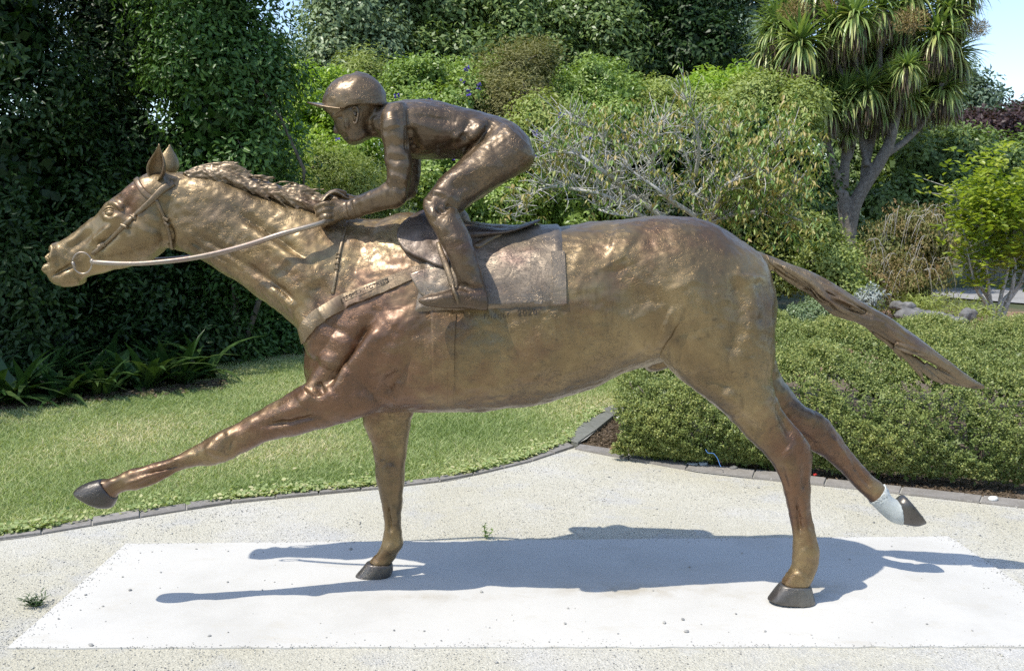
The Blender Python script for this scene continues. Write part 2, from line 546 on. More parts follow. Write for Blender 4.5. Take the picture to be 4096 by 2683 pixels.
# crumbs on the slab: many at its edges, few in the middle
N = 2200
t = RNG.random(N); e = RNG.integers(0, 4, N); e[: N // 5] = 2
A = np.array(slab_xy); p0, p1 = A[e], A[(e + 1) % 4]
pt = p0 + (p1 - p0) * t[:, None]
ctr = A.mean(0)
inn = RNG.exponential(.03, N); inn[RNG.random(N) < .07] *= 12
cl = .5 + .5 * np.sin(t * 37 + e) * np.sin(t * 11 + 2 * e)
keep = RNG.random(N) < .25 + .75 * cl
d_ = ctr - pt; d_ /= np.linalg.norm(d_, axis=1)[:, None]
pt = pt + d_ * inn[:, None] * np.array([1.0, .8])
pt = pt[keep & (inn < .9)]
sz = RNG.uniform(.0012, .0034, len(pt))
v, f = octa(np.column_stack([pt, .006 + sz * .4]), sz, RNG)
tag(link("gravel_crumbs", fast_mesh("gravel_crumbs", v, f, np.repeat(RNG.random(len(pt)) * .6, 6)), M_STONE), kind="stuff")
# stones large enough to count, where the photograph has them
peb = []
for k in range(3):
    v, f = octa(np.zeros((1, 3)), np.array([1.0]), np.random.default_rng(20 + k))
    me = mesh_from("pebble", v, [tuple(q) for q in f], False)
    bm = bmesh.new(); bm.from_mesh(me)
    bmesh.ops.subdivide_edges(bm, edges=bm.edges[:], cuts=1, smooth=.5); bm.to_mesh(me); bm.free()
    at = me.attributes.new("tint", 'FLOAT', 'POINT'); at.data.foreach_set("value", [.12 + .1 * k] * len(me.vertices))
    me.materials.append(M_STONE); peb.append(me)
spots = [(520, 2358), (361, 2577), (1014, 2593), (235, 2473), (322, 2438), (412, 2422), (343, 2377), (491, 2305), (608, 2205), (561, 2210), (784, 2194), (912, 2203), (1018, 2216), (1404, 2194), (1924, 2364), (1049, 2357), (911, 2326),
         (1098, 2326), (1168, 2334), (642, 2287), (640, 2350), (912, 2527), (838, 2540), (1306, 2547), (1576, 2519), (1697, 2522), (1958, 2508), (1764, 2560), (2259, 2491), (2656, 2487), (2732, 2474), (2746, 2522), (2271, 2430),
         (2943, 2453), (2805, 2495), (3487, 2487), (3708, 2494), (3060, 2522), (3246, 2538), (2197, 2565), (2760, 2266), (3398, 2235), (3813, 2182), (3566, 2183), (2968, 2210), (2472, 2532), (3890, 2520), (2613, 2360)]
BIG = {(2656, 2487): "largest grey stone on the slab, left one of a trio before the belly's shadow", (2746, 2522): "larger grey stone on the slab, front one of the trio left of the hind hoof",
       (2732, 2474): "larger grey stone on the slab, back right one of the same trio", (520, 2358): "larger dark stone on the slab, left of the shadow of the stretched forehoof",
       (361, 2577): "larger grey stone by the front left corner of the slab", (1924, 2364): "larger grey stone on the slab just in front of the long foreleg shadow",
       (1404, 2194): "larger dark stone in the head shadow near the back edge of the slab"}
rnd = random.Random(11)
for i, (x, y) in enumerate(spots):
    o = bpy.data.objects.new("pebble", peb[i % 3]); COL.objects.link(o)
    r = .0085 if (x, y) in BIG else rnd.uniform(.0036, .0062)
    o.location = G(x, y, .006 + r * .45); o.scale = (r * rnd.uniform(.9, 1.4), r, r * .8); o.rotation_euler = (0, 0, rnd.uniform(0, 6))
    tag(o, BIG.get((x, y), "tiny grey stone crumb lying loose on the white slab"), "pebble", "loose stones on the slab")
# ================================================================ the bronze statue
def d2(x, y): return (1000 + x / 1.7, y / 1.7)                       # outlines were measured on enlarged views
def q2(x, y): return (1100 + x / 1.4175, 200 + y / 1.4175)
def a2(x, y): return (1220 + x / 3.898, 680 + y / 3.898)
def c1(x, y): return (100 + x * 0.6413, 500 + y * 0.6413)
def e1(x, y): return (150 + x / 2.3986, 550 + y / 2.3986)
def c3(x, y): return (1200 + x / 1.7325, 800 + y / 1.7325)
def c4(x, y): return (2200 + x / 1.7325, 800 + y / 1.7325)
def c5(x, y): return (200 + x / 1.4, 1400 + y / 1.4)
def c6(x, y): return (2500 + x / 1.2989, 1300 + y / 1.2989)
def r4(x, y): return (1550 + x / 3.2486, 820 + y / 3.2486)
def S(f, *rows): return [(*f(r[0], r[1]), *f(r[2], r[3]), *r[4:]) for r in rows]

M_HORSE = bronze("horse_bronze", (0.100, 0.066, 0.031), (0.200, 0.136, 0.058), (0.315, 0.228, 0.105))
M_MAN = bronze("jockey_bronze", (0.070, 0.046, 0.027), (0.120, 0.079, 0.042), (0.185, 0.126, 0.062), relief=1.2)
M_TACK = bronze("tack_bronze", (0.105, 0.073, 0.040), (0.185, 0.13, 0.068), (0.26, 0.19, 0.105), rough=0.40)
M_HAIR = bronze("hair_bronze", (0.105, 0.074, 0.042), (0.185, 0.13, 0.07), (0.265, 0.195, 0.11), rough=0.40)
M_DARK = bronze("dark_bronze", (0.075, 0.06, 0.05), (0.12, 0.09, 0.07), (0.17, 0.125, 0.085), rough=0.42)
M_HOOF = bronze("hoof_bronze", (0.05, 0.043, 0.036), (0.09, 0.080, 0.068), (0.16, 0.150, 0.130), rough=0.36)
M_CLOTH = bronze("cloth_bronze", (0.135, 0.10, 0.066), (0.23, 0.178, 0.12), (0.31, 0.245, 0.165), rough=0.36)
M_ROD = bronze("rein_bronze", (0.20, 0.16, 0.12), (0.28, 0.23, 0.18), (0.35, 0.29, 0.22), rough=0.32, relief=0.3)
_m = Mat("bare_casting")
_c = _m.coord()
M_BARE = _m.out(_m.ramp(_m.noise(_c, 9, 4), [(0.35, (0.40, 0.43, 0.41)), (0.65, (0.56, 0.585, 0.565))]), 0.75, 0.0,
                _m.bump(_m.noise(_c, 60, 4), 0.4, 0.004))

statue = empty("bronze_statue", (0.1, 0.0, 0.02))
tag(statue, "life-size bronze statue of a galloping racehorse with a crouching jockey on a white slab", "statue")

# ---- the horse: overlapping lofts, welded to one skin
H = Shape()
H.loft([  # trunk
    (1232, 1335, 1222, 1490, 0, .045), (1290, 1200, 1262, 1575, 0, .15, .1), (1400, 1010, 1385, 1640, 0, .215, .2),
    (1500, 890, 1520, 1642, 0, .24, .32), (1620, 850, 1650, 1637, 0, .26, .34), (1760, 872, 1777, 1638, 0, .275, .28),
    (1950, 905, 1950, 1634, 0, .29, .15), (2150, 912, 2150, 1609, 0, .30, .06), (2373, 889, 2373, 1541, 0, .285, .0),
    (2500, 877, 2520, 1475, 0, .275, .0), (2662, 861, 2680, 1440, 0, .275, .05), (2835, 889, 2830, 1440, 0, .265, .1),
    (2950, 956, 2950, 1430, 0, .235, .1), (3040, 1020, 3050, 1400, 0, .17), (3085, 1120, 3094, 1330, 0, .08)], sub=6, n=40)
H.loft([  # neck
    (655, 690, 655, 995, 0, .07), (742, 690, 724, 1005, 0, .085, .25), (870, 712, 838, 1056, 0, .095, .35),
    (998, 757, 966, 1134, 0, .11, .4), (1126, 801, 1094, 1224, 0, .135, .4), (1260, 830, 1203, 1316, 0, .165, .4),
    (1432, 870, 1265, 1450, 0, .19, .4), (1580, 870, 1420, 1540, 0, .18, .3)], sub=6, n=36)
H.loft([  # head, from the muzzle back to the poll
    (*c1(150, 765), *c1(140, 850), 0, .03), (*c1(172, 748), *c1(138, 925), 0, .052), (*c1(240, 715), *c1(215, 1000), 0, .062),
    (*c1(330, 655), *c1(335, 998), 0, .058), (*c1(400, 600), *c1(385, 950), 0, .053), (*c1(470, 545), *c1(520, 912), 0, .066),
    (*c1(512, 485), *c1(680, 880), 0, .086), (*c1(585, 435), *c1(795, 838), 0, .098), (*c1(690, 350), *c1(885, 765), 0, .102),
    (*c1(780, 300), *c1(930, 640), 0, .09), (*c1(880, 288), *c1(990, 500), 0, .07)], sub=6, n=36, box=0.82)
NF = [  # near foreleg, reaching forward
    (1330, 1330, 1560, 1560, -.13, .10), (1238, 1510, 1521, 1640, -.165, .10), (1200, 1546, 1330, 1704, -.175, .085),
    (1093, 1607, 1155, 1745, -.18, .066), (1007, 1657, 1057, 1771, -.19, .055), (914, 1707, 971, 1811, -.20, .05),
    (871, 1729, 915, 1840, -.21, .05), (807, 1764, 850, 1856, -.215, .043), (750, 1800, 786, 1862, -.22, .034),
    (664, 1836, 693, 1900, -.225, .029), (590, 1857, 620, 1933, -.23, .030), (530, 1875, 560, 1956, -.235, .034),
    (490, 1892, 512, 1960, -.24, .031), (440, 1909, 478, 1972, -.24, .032), (400, 1917, 462, 1995, -.24, .036)]
FF = [  # far foreleg, upright
    (1440, 1540, 1690, 1540, .13, .085), (1450, 1675, 1650, 1660, .135, .07), (1464, 1714, 1643, 1710, .135, .064),
    (1486, 1779, 1629, 1793, .135, .055), (1496, 1843, 1620, 1864, .135, .05), (1500, 1900, 1618, 1921, .135, .05),
    (1514, 1957, 1613, 1970, .135, .044), (1529, 2029, 1610, 2029, .135, .035), (1536, 2093, 1607, 2086, .135, .032),
    (1532, 2157, 1611, 2150, .135, .036), (1521, 2193, 1614, 2179, .135, .039), (1495, 2225, 1590, 2222, .135, .034),
    (1470, 2248, 1566, 2258, .135, .037)]
NH = [  # near hind leg, upright
    (2640, 1060, 3060, 1100, -.12, .12), (2590, 1290, 3094, 1262, -.13, .145), (2640, 1425, 3100, 1400, -.145, .13),
    (2731, 1525, 3086, 1490, -.15, .108), (2831, 1598, 3098, 1565, -.15, .09), (2931, 1687, 3125, 1632, -.15, .076),
    (3000, 1756, 3170, 1698, -.15, .062), (3070, 1833, 3230, 1766, -.15, .055), (3108, 1893, 3247, 1830, -.15, .052),
    (3131, 1954, 3243, 1930, -.15, .045), (3154, 2039, 3243, 2031, -.15, .038), (3170, 2147, 3258, 2130, -.15, .036),
    (3171, 2208, 3280, 2212, -.15, .042), (3165, 2275, 3264, 2280, -.15, .038), (3125, 2332, 3240, 2340, -.15, .041)]
FH = [  # far hind leg, pushing off
    (2760, 1290, 3080, 1290, .12, .11), (2900, 1500, 3106, 1462, .13, .088), (3000, 1600, 3154, 1546, .135, .075),
    (3080, 1665, 3208, 1610, .135, .063), (3170, 1740, 3287, 1657, .135, .056), (3240, 1800, 3326, 1693, .135, .05),
    (3301, 1833, 3370, 1760, .135, .044), (3370, 1893, 3447, 1852, .135, .037), (3424, 1954, 3500, 1911, .135, .034),
    (3480, 2005, 3534, 1940, .135, .036), (3520, 2045, 3560, 1985, .135, .033), (3562, 2078, 3585, 2002, .135, .036),
    (3608, 2092, 3594, 2002, .135, .038)]
for leg in (NF, FF, NH, FH): H.loft(leg, sub=5, n=28)
H.loft([(2550, 1410, 2565, 1455, 0, .04), (2590, 1410, 2600, 1484, 0, .055), (2650, 1420, 2655, 1476, 0, .05), (2700, 1430, 2705, 1455, 0, .03)], n=16)
H.loft([(2960, 985, 3020, 1120, 0, .06), (3056, 1012, 3082, 1080, 0, .036), (3141, 1047, 3150, 1118, 0, .036)], n=16)
horse_me = H.welded("horse_body", 0.006, 6, 0.5)

def seg_dist(q, pl):
    """distance of 2-D points q to the polyline pl, and the place along it (0..1)"""
    best = np.full(len(q), 1e9); along = np.zeros(len(q))
    n = len(pl) - 1
    for i in range(n):
        a, b = pl[i], pl[i + 1]
        ab = b - a
        t = np.clip(((q - a) @ ab) / max(ab @ ab, 1e-12), 0, 1)
        d = np.linalg.norm(q - (a + t[:, None] * ab), axis=1)
        m = d < best
        best[m] = d[m]; along[m] = (i + t[m]) / n
    return best, along

def sculpt(me, marks):
    """marks: (points px, py; depth of the surface; width m; height m (minus cuts in); both sides?)"""
    for pts, Y, sig, amp, sym in marks:
        amp *= 1.45
        co, no = get_co(me), get_no(me)
        sm = catmull(pts, 5) if len(pts) > 2 else np.array(pts, float)
        pl = np.array([[P(x, y, Y).x, P(x, y, Y).z] for x, y in sm])
        lo, hi = pl.min(0) - 3 * sig, pl.max(0) + 3 * sig
        q = co[:, [0, 2]]
        near = (np.abs(co[:, 1] - Y) < 0.22) & (no[:, 1] < 0.35)
        if sym: near |= (np.abs(co[:, 1] + Y) < 0.22) & (no[:, 1] > -0.35)
        idx = np.where(near & (q > lo).all(1) & (q < hi).all(1))[0]
        if len(idx) == 0: continue
        d, s = seg_dist(q[idx], pl)
        w = np.exp(-0.5 * (d / sig) ** 2)
        if len(pts) > 1: w *= np.clip(np.sin(np.pi * np.clip(s, 0.04, 0.96)) * 1.6, 0, 1)
        side = np.clip(np.abs(no[idx, 1]) * 1.6, 0, 1) if sym != 2 else 1.0
        co[idx] += no[idx] * (amp * w * side)[:, None]
        set_co(me, co)

def L(f, *p): return [f(*q) for q in p]
SH = -.26
sculpt(horse_me, [
    # shoulder and forearm
    (L(c3, (520, 800), (430, 930), (340, 1080), (230, 1220), (120, 1290)), SH, .016, -.026, True),
    (L(c3, (600, 830), (480, 1000), (330, 1190), (200, 1320)), SH, .030, .016, True),
    (L(c3, (250, 900), (190, 1050), (140, 1180)), SH, .055, .016, True),
    (L(c3, (640, 760), (700, 900), (640, 1100), (420, 1280)), SH, .05, .010, True),
    (L(c3, (760, 1000), (730, 1150), (620, 1290), (560, 1400)), SH, .022, -.016, True),
    (L(c5, (1490, 180), (1530, 250)), -.25, .012, -.014, False),
    (L(c5, (1455, 230), (1410, 300)), -.25, .02, .012, False),
    (L(c5, (1190, 420), (1350, 400), (1530, 355)), -.24, .009, -.011, False),
    (L(c5, (1280, 350), (1450, 300)), -.24, .02, .007, False),
    (L(c5, (560, 680), (660, 655), (760, 630)), -.21, .006, -.010, False),
    (L(c5, (600, 650), (750, 590)), -.21, .008, .004, False),
    (L(c5, (900, 560), (960, 500), (1010, 470)), -.23, .02, .007, False),
    # neck: muscle cords and the jugular groove
    (L(c1, (1290, 540), (1450, 640), (1600, 730), (1800, 870)), -.13, .014, -.017, True),
    (L(c1, (1300, 590), (1450, 690), (1650, 830), (1850, 960)), -.13, .022, .009, True),
    (L(c1, (1000, 640), (1150, 745), (1400, 890), (1620, 1040), (1730, 1130)), -.12, .014, -.013, True),
    (L(c1, (960, 680), (1080, 770), (1250, 860), (1380, 940)), -.11, .011, -.009, True),
    (L(c1, (1500, 990), (1640, 1090), (1700, 1150)), -.13, .014, .010, True),
    (L(c1, (1000, 340), (1200, 420), (1500, 540), (1750, 640)), -.1, .035, .008, True),
    (L(c1, (1800, 960), (1850, 1060), (1800, 1150)), -.17, .03, -.012, True),
    # head
    (L(c1, (640, 760), (720, 700), (770, 620)), -.1, .034, .012, True),
    (L(c1, (880, 610), (905, 700), (860, 790), (760, 840)), -.09, .010, -.014, True),
    (L(c1, (560, 620), (470, 690), (400, 720)), -.07, .011, .009, True),
    (L(c1, (620, 600), (520, 720), (440, 770)), -.07, .012, -.007, True),
    (L(c1, (420, 660), (330, 730), (250, 790)), -.06, .013, -.008, True),
    (L(c1, (600, 480), (660, 540), (720, 560)), -.09, .020, -.010, True),
    (L(c1, (500, 505), (530, 490), (590, 510), (605, 545)), -.085, .0075, .010, True),
    (L(c1, (470, 560), (530, 585), (590, 565)), -.08, .008, .006, True),
    (L(c1, (590, 455), (700, 370)), -.08, .014, .008, True),
    (L(c1, (150, 950), (240, 905), (300, 865)), -.06, .006, -.010, True),
    (L(c1, (128, 770), (146, 800), (140, 826)), -.035, .0085, -.026, 2),
    (L(c1, (150, 752), (185, 775), (182, 822), (158, 850)), -.045, .0085, .011, 2),
    (L(c1, (100, 850), (150, 850), (170, 845)), -.03, .007, -.012, 2),
    (L(c1, (128, 890), (150, 900)), -.03, .012, .008, 2),
    (L(c1, (200, 960), (280, 985), (340, 960)), -.05, .02, .008, True),
    # quarters
    (L(c4, (440, 235), (520, 270), (600, 330)), -.26, .045, .009, True),
    (L(c4, (470, 400), (520, 520), (600, 660), (680, 810)), -.27, .055, -.013, True),
    (L(c4, (760, 900), (860, 940)), -.27, .055, .014, True),
    (L(c4, (900, 480), (1000, 700), (1060, 900)), -.28, .05, .010, True),
    (L(c4, (1280, 500), (1330, 700), (1300, 950), (1200, 1150)), -.27, .025, -.012, True),
    (L(c4, (1440, 480), (1480, 700), (1470, 900)), -.2, .022, -.009, True),
    (L(c4, (1180, 1330), (1280, 1400), (1350, 1540)), -.24, .022, .010, False),
    (L(c4, (1000, 1150), (1150, 1260), (1300, 1300)), -.25, .022, -.010, False),
    (L(c6, (820, 420), (880, 530), (930, 610)), -.2, .010, .008, False),
    (L(c6, (780, 400), (830, 500), (870, 600)), -.2, .012, -.010, False),
    (L(c6, (830, 640), (855, 660)), -.2, .018, .010, False),
    (L(c6, (895, 900), (905, 1010), (915, 1100)), -.19, .006, -.010, False),
    (L(c6, (925, 900), (945, 1050), (970, 1150)), -.19, .008, .005, False),
    (L(c6, (850, 1330), (900, 1300), (950, 1340)), -.19, .010, .006, False),
    (L(c5, (1890, 850), (1900, 950), (1905, 1030)), .10, .006, -.010, False),
    (L(c5, (1925, 850), (1940, 1000)), .10, .008, .004, False),
    (L(c6, (900, 560), (1010, 640)), .09, .010, -.008, False),
    (L(c6, (1180, 720), (1280, 850)), .10, .007, -.007, False),
    # tendons and joints of the legs
    (L(c5, (420, 745), (560, 700), (720, 650)), -.24, .006, .006, False),
    (L(c5, (520, 745), (640, 700), (760, 660)), -.24, .005, -.006, False),
    (L(c5, (880, 520), (930, 560), (1000, 560)), -.24, .012, .006, False),
    (L(c5, (1040, 470), (1010, 540), (1000, 590)), -.23, .008, -.006, False),
    (L(c5, (1860, 640), (1900, 660), (1940, 640)), .10, .018, .006, False),
    (L(c5, (1850, 540), (1870, 620)), .10, .010, -.005, False),
    (L(c5, (1900, 420), (1930, 560)), .09, .014, -.005, False),
    (L(c5, (1880, 1110), (1930, 1110)), .10, .014, .005, False),
    (L(c6, (800, 720), (830, 800), (850, 880)), -.2, .010, -.006, False),
    (L(c6, (930, 700), (940, 800), (930, 880)), -.2, .010, -.006, False),
    (L(c6, (900, 1180), (950, 1200), (990, 1190)), -.19, .016, .005, False),
    (L(c6, (560, 400), (640, 520), (720, 600)), -.24, .016, -.007, False),
    (L(c6, (1060, 560), (1130, 660), (1200, 760)), .10, .008, .005, False),
    # barrel
    (L(c3, (1950, 900), (1700, 1250), (1400, 1400)), -.28, .05, -.006, True),
])

# coarse thumb marks all over, as geometry
def noisy(me, amp, freq, seed=0, stretch=(1, 1, 1), mask=None):
    from mathutils import noise as mn
    co, no = get_co(me), get_no(me)
    off = Vector((seed * 3.1, seed * 1.7, seed * 2.3))
    h = np.array([mn.noise(Vector((c[0] * freq * stretch[0], c[1] * freq * stretch[1], c[2] * freq * stretch[2])) + off) for c in co])
    if mask is not None: h = h * mask
    set_co(me, co + no * (amp * h)[:, None])
noisy(horse_me, 0.005, 9, 7)
noisy(horse_me, 0.003, 17, 1)
noisy(horse_me, 0.0024, 40, 2)

def lay_patina(me):
    co = get_co(me); pat = np.zeros(len(co))
    for pt, r, k in ((c3(330, 1000), .34, .75), (c3(640, 1050), .26, .5), (c5(1300, 420), .30, .6), (c5(600, 680), .25, .4), (c4(1000, 200), .34, .4), (c4(350, 330), .18, .3), (c1(650, 560), .10, .5), (c6(870, 950), .35, .7), (c6(1150, 700), .25, .4),
                     (c3(1500, 1150), .22, .45), (c1(300, 820), .2, -.5), (c1(1300, 500), .3, -.4), (c4(900, 850), .3, -.6), (c3(1300, 900), .3, -.3)):
        p = P(*pt, -.15); pat += k * np.exp(-((co[:, 0] - p.x) ** 2 + (co[:, 2] - p.z) ** 2) / r ** 2)
    at = me.attributes.new("patina", 'FLOAT', 'POINT'); at.data.foreach_set("value", np.clip(pat, -1, 1).astype(np.float32))
lay_patina(horse_me)
body = link("horse_body", horse_me, M_HORSE, statue)
tag(body, "brown galloping racehorse, the body of the statue")
BV = BVHTree.FromPolygons([tuple(c) for c in get_co(horse_me)], [tuple(p.vertices) for p in horse_me.polygons])

def hit(px, py):
    """where the view direction px, py meets the horse"""
    d = ray(px, py).normalized()
    loc, nor, i, t = BV.ray_cast(Vector((0, CAM_Y, CAM_Z)), d)
    return loc, nor

def both_sides(name, vs, fs, mat, parent, both, crisp=False):
    first = None
    for far in ((False, True) if both else (False,)):
        me = mesh_from(name, [Vector((v.x, -v.y, v.z)) for v in vs] if far else vs, fs)
        bm = bmesh.new(); bm.from_mesh(me); bmesh.ops.recalc_face_normals(bm, faces=bm.faces[:]); bm.to_mesh(me); bm.free()
        if mat is M_HORSE: lay_patina(me)
        if crisp: me.set_sharp_from_angle(angle=math.radians(35))
        o = link(name, me, mat, parent)
        first = first or o
    return first

def strap(name, pts, width, off, parent, mat, both=True, flat=False, sub=8):
    """a band laid on the horse along pts; width in metres"""
    sm = catmull(pts, sub)
    P3 = []
    for x, y in sm:
        loc, nor = hit(x, y)
        if loc is not None: P3.append((loc, nor))
    vs, fs = [], []
    prof = [(-1.0, -.6), (-1.0, .75), (-.6, 1.0), (.6, 1.0), (1.0, .75), (1.0, -.6)]
    if flat: prof = [(-1.0, -.6), (-1.0, .93), (-.97, 1.0), (.97, 1.0), (1.0, .93), (1.0, -.6)]
    k = len(prof)
    for i, (p, n) in enumerate(P3):
        t = P3[min(i + 1, len(P3) - 1)][0] - P3[max(i - 1, 0)][0]
        t.normalize()
        s = n.cross(t).normalized()
        w = width if not hasattr(width, '__len__') else np.interp(i / (len(P3) - 1), np.linspace(0, 1, len(width)), width)
        for a, b in prof:
            vs.append(p + s * (a * w / 2) + n * (off * b))
    for i in range(len(P3) - 1):
        for j in range(k - 1):
            fs.append((i * k + j, i * k + j + 1, (i + 1) * k + j + 1, (i + 1) * k + j))
    fs.append(tuple(range(k)))
    fs.append(tuple(range(len(vs) - 1, len(vs) - 1 - k, -1)))
    return both_sides(name, vs, fs, mat, parent, both, flat)

def panel(name, outline, off, parent, mat, both=True, rings=9, edge=0.02):
    """a flat piece laid on the horse inside the outline"""
    o = catmull(list(outline) + [outline[0]], 6)[:-1]
    c = o.mean(0)
    n = len(o)
    vs, fs = [], []
    loc, nor = hit(*c)
    vs.append(loc + nor * off)
    fr = [(k + 1) / rings for k in range(rings)]
    rows = [(f, 1.0) for f in fr] + [(1.0 + edge * .4, .7), (1.0 + edge, -.6)]
    for f, hgt in rows:
        for q in o:
            loc, nor = hit(*(c + (q - c) * f))
            if loc is None:
                loc, nor = Vector(vs[-1]), Vector((0, -1, 0)); vs.append(loc); continue
            vs.append(loc + nor * (off * hgt))
    for j in range(n): fs.append((0, 1 + j, 1 + (j + 1) % n))
    for i in range(len(rows) - 1):
        for j in range(n):
            k = (j + 1) % n
            fs.append((1 + i * n + j, 1 + (i + 1) * n + j, 1 + (i + 1) * n + k, 1 + i * n + k))
    return both_sides(name, vs, fs, mat, parent, both)

def wrap(name, front, rear, floor, off, parent, mat, turn=90.0, nu=30, nv=72):
    """a sheet laid over the back: front / rear edge as (top px, py), (bottom px, py); turn = how far round each side"""
    vs, fs = [], []
    for i in range(nu + 1):
        u = i / nu
        for j in range(nv + 1):
            ph = math.radians(-turn + 2 * turn * j / nv)
            s = min(abs(ph) / math.radians(90), 1.0)
            fx = P(front[0][0], front[0][1], -.2 * s).x * (1 - s) + P(front[1][0], front[1][1], -.28).x * s
            rx = P(rear[0][0], rear[0][1], -.2 * s).x * (1 - s) + P(rear[1][0], rear[1][1], -.28).x * s
            x = fx + (rx - fx) * u
            zc = P(floor[0][0], floor[0][1], -.28).z * (1 - u) + P(floor[1][0], floor[1][1], -.28).z * u
            dr = Vector((0, -math.sin(ph), math.cos(ph)))
            A = Vector((x, 0, zc))
            loc, nor, _, _ = BV.ray_cast(A + dr * 1.2, -dr)
            if loc is None: loc, nor = A + dr * .3, dr
            h = 1.0
            if turn < 170 and j in (0, nv): h = -.8
            if i in (0, nu): h = -.8
            vs.append(loc + nor * (off * h))
    w = nv + 1
    for i in range(nu):
        for j in range(nv):
            fs.append((i * w + j, i * w + j + 1, (i + 1) * w + j + 1, (i + 1) * w + j))
    me = mesh_from(name, vs, fs)
    bm = bmesh.new(); bm.from_mesh(me); bmesh.ops.recalc_face_normals(bm, faces=bm.faces[:]); bm.to_mesh(me); bm.free()
    if mat is M_HORSE: lay_patina(me)
    return link(name, me, mat, parent)

# ---- hooves
def hoof(rows, mat, n=24):
    s = Shape(); s.loft(rows, sub=3, n=n, box=0.85)
    o = link("hoof", s.welded("hoof", 0.005, 2), mat, body)
    return o
noisy_hoof = []
h1 = hoof([(404, 1915, 470, 1992, -.24, .038), (380, 1920, 462, 2010, -.24, .043), (343, 1932, 448, 2028, -.24, .048),
           (312, 1948, 405, 2028, -.24, .048), (299, 1961, 345, 2000, -.24, .036), (296, 1966, 312, 1980, -.24, .018)], M_HOOF)
h2 = hoof([(1466, 2247, 1570, 2252, .135, .040), (1448, 2270, 1573, 2272, .135, .046), (1430, 2290, 1568, 2293, .135, .050), (1417, 2306, 1556, 2312, .135, .052)], M_HOOF)
h3 = hoof([(3120, 2332, 3243, 2338, -.15, .044), (3100, 2356, 3249, 2360, -.15, .051), (3082, 2380, 3256, 2388, -.15, .056), (3068, 2398, 3262, 2410, -.15, .058)], M_HOOF)
h4 = hoof([(3600, 2093, 3586, 1998, .135, .040), (3630, 2098, 3594, 1990, .135, .047), (3668, 2102, 3606, 1981, .135, .050), (3704, 2090, 3618, 1980, .135, .048)], M_HOOF)
tag(h1, "dark hoof of the foreleg stretched forward in the air")
tag(h4, "dark hoof of the far hind leg, lifted clear of the slab")
s = Shape()
s.loft([(3477, 2008, 3539, 1936, .135, .041), (3499, 2029, 3549, 1955, .135, .041), (3521, 2051, 3565, 1983, .135, .040),
        (3561, 2084, 3587, 1998, .135, .043), (3606, 2098, 3592, 1996, .135, .046)], sub=5, n=28)
pm = s.welded("pastern", 0.004, 2)
_co = get_co(pm)
# the upper rim of the bare casting is ragged
_rim = P(3507, 1972, .135)
_co += np.where((np.linalg.norm(_co - np.array(_rim), axis=1) < .05)[:, None], (RNG.random((len(_co), 1)) - .5) * .004, 0)
set_co(pm, _co)
tag(link("pastern", pm, M_BARE, body), "pale grey bare casting of the lifted hind pastern")

# ---- ears
def ear(tip, base, width, cup, facing, name="ear"):
    tip, base = Vector(tip), Vector(base)
    ax = tip - base
    f = Vector(facing).normalized()
    f = (f - ax.normalized() * f.dot(ax.normalized())).normalized()
    sd = ax.normalized().cross(f)
    nu, nv = 18, 13
    vs, fs = [], []
    for layer in (0, 1):
        for i in range(nu + 1):
            u = i / nu
            w = width * (0.42 + 0.95 * math.sin(math.pi * min(u * 1.02, 1) ** 0.8) * (1 - .25 * u)) * (1 - u ** 5)
            for j in range(nv + 1):
                a = (-1 + 2 * j / nv) * math.radians(112 - 70 * u)
                p = base + ax * u + sd * (w * math.sin(a) / 1.0) + f * (-w * cup * math.cos(a)) + f * (0.012 * math.sin(math.pi * u))
                n = (sd * math.sin(a) - f * math.cos(a))
                vs.append(p + n * (0.004 if layer else 0.0))
    W = nv + 1; N = W * (nu + 1)
    for i in range(nu):
        for j in range(nv):
            a, b, c, d = i * W + j, i * W + j + 1, (i + 1) * W + j + 1, (i + 1) * W + j
            fs += [(a, b, c, d), (N + d, N + c, N + b, N + a)]
        for j in (0, nv):
            a, d = i * W + j, (i + 1) * W + j
            fs.append((a, d, N + d, N + a) if j == 0 else (d, a, N + a, N + d))
    for j in range(nv):
        fs.append((j, N + j, N + j + 1, j + 1)); k = nu * W
        fs.append((k + j, k + j + 1, N + k + j + 1, N + k + j))
    me = mesh_from(name, vs, fs)
    return link(name, me, M_HORSE, body)
ear(P(634, 576, -.085), P(621, 722, -.055), .027, 1.25, (-.35, -.95, .1))
ear(P(679, 580, .055), P(672, 700, .045), .030, .75, (-.45, .9, .1))

# ---- eyes
for sgn in (-1, 1):
    loc, nor = hit(*c1(527, 548))
    s = Shape()
    c = loc - nor * .010
    s.ball((0, 0, 0), .020)
    s.v = [Vector((c.x + v.x * 1.15, (c.y + v.y), c.z + v.z * .8)) for v in s.v]
    # lids
    for k, (r0, r1, lift) in enumerate(((200, 340, .011), (20, 160, .009), (195, 345, .0175))):
        pts = []
        for a in np.linspace(r0, r1, 9):
            t = math.radians(a - 180)
            pts.append(c + Vector((.021 * math.cos(t) * (1.1 + .25 * (k == 2)), -.010, .013 * math.sin(t) * (1.0 + .7 * (k == 2)) * 1.1)))
        s.tube(pts, [.0015, .003, .0042, .005, .005, .005, .0042, .003, .0015], n=8, sub=2)
    if sgn > 0: s.v = [Vector((v.x, -v.y, v.z)) for v in s.v]
    link("eye", s.mesh("eye"), M_HORSE, body)

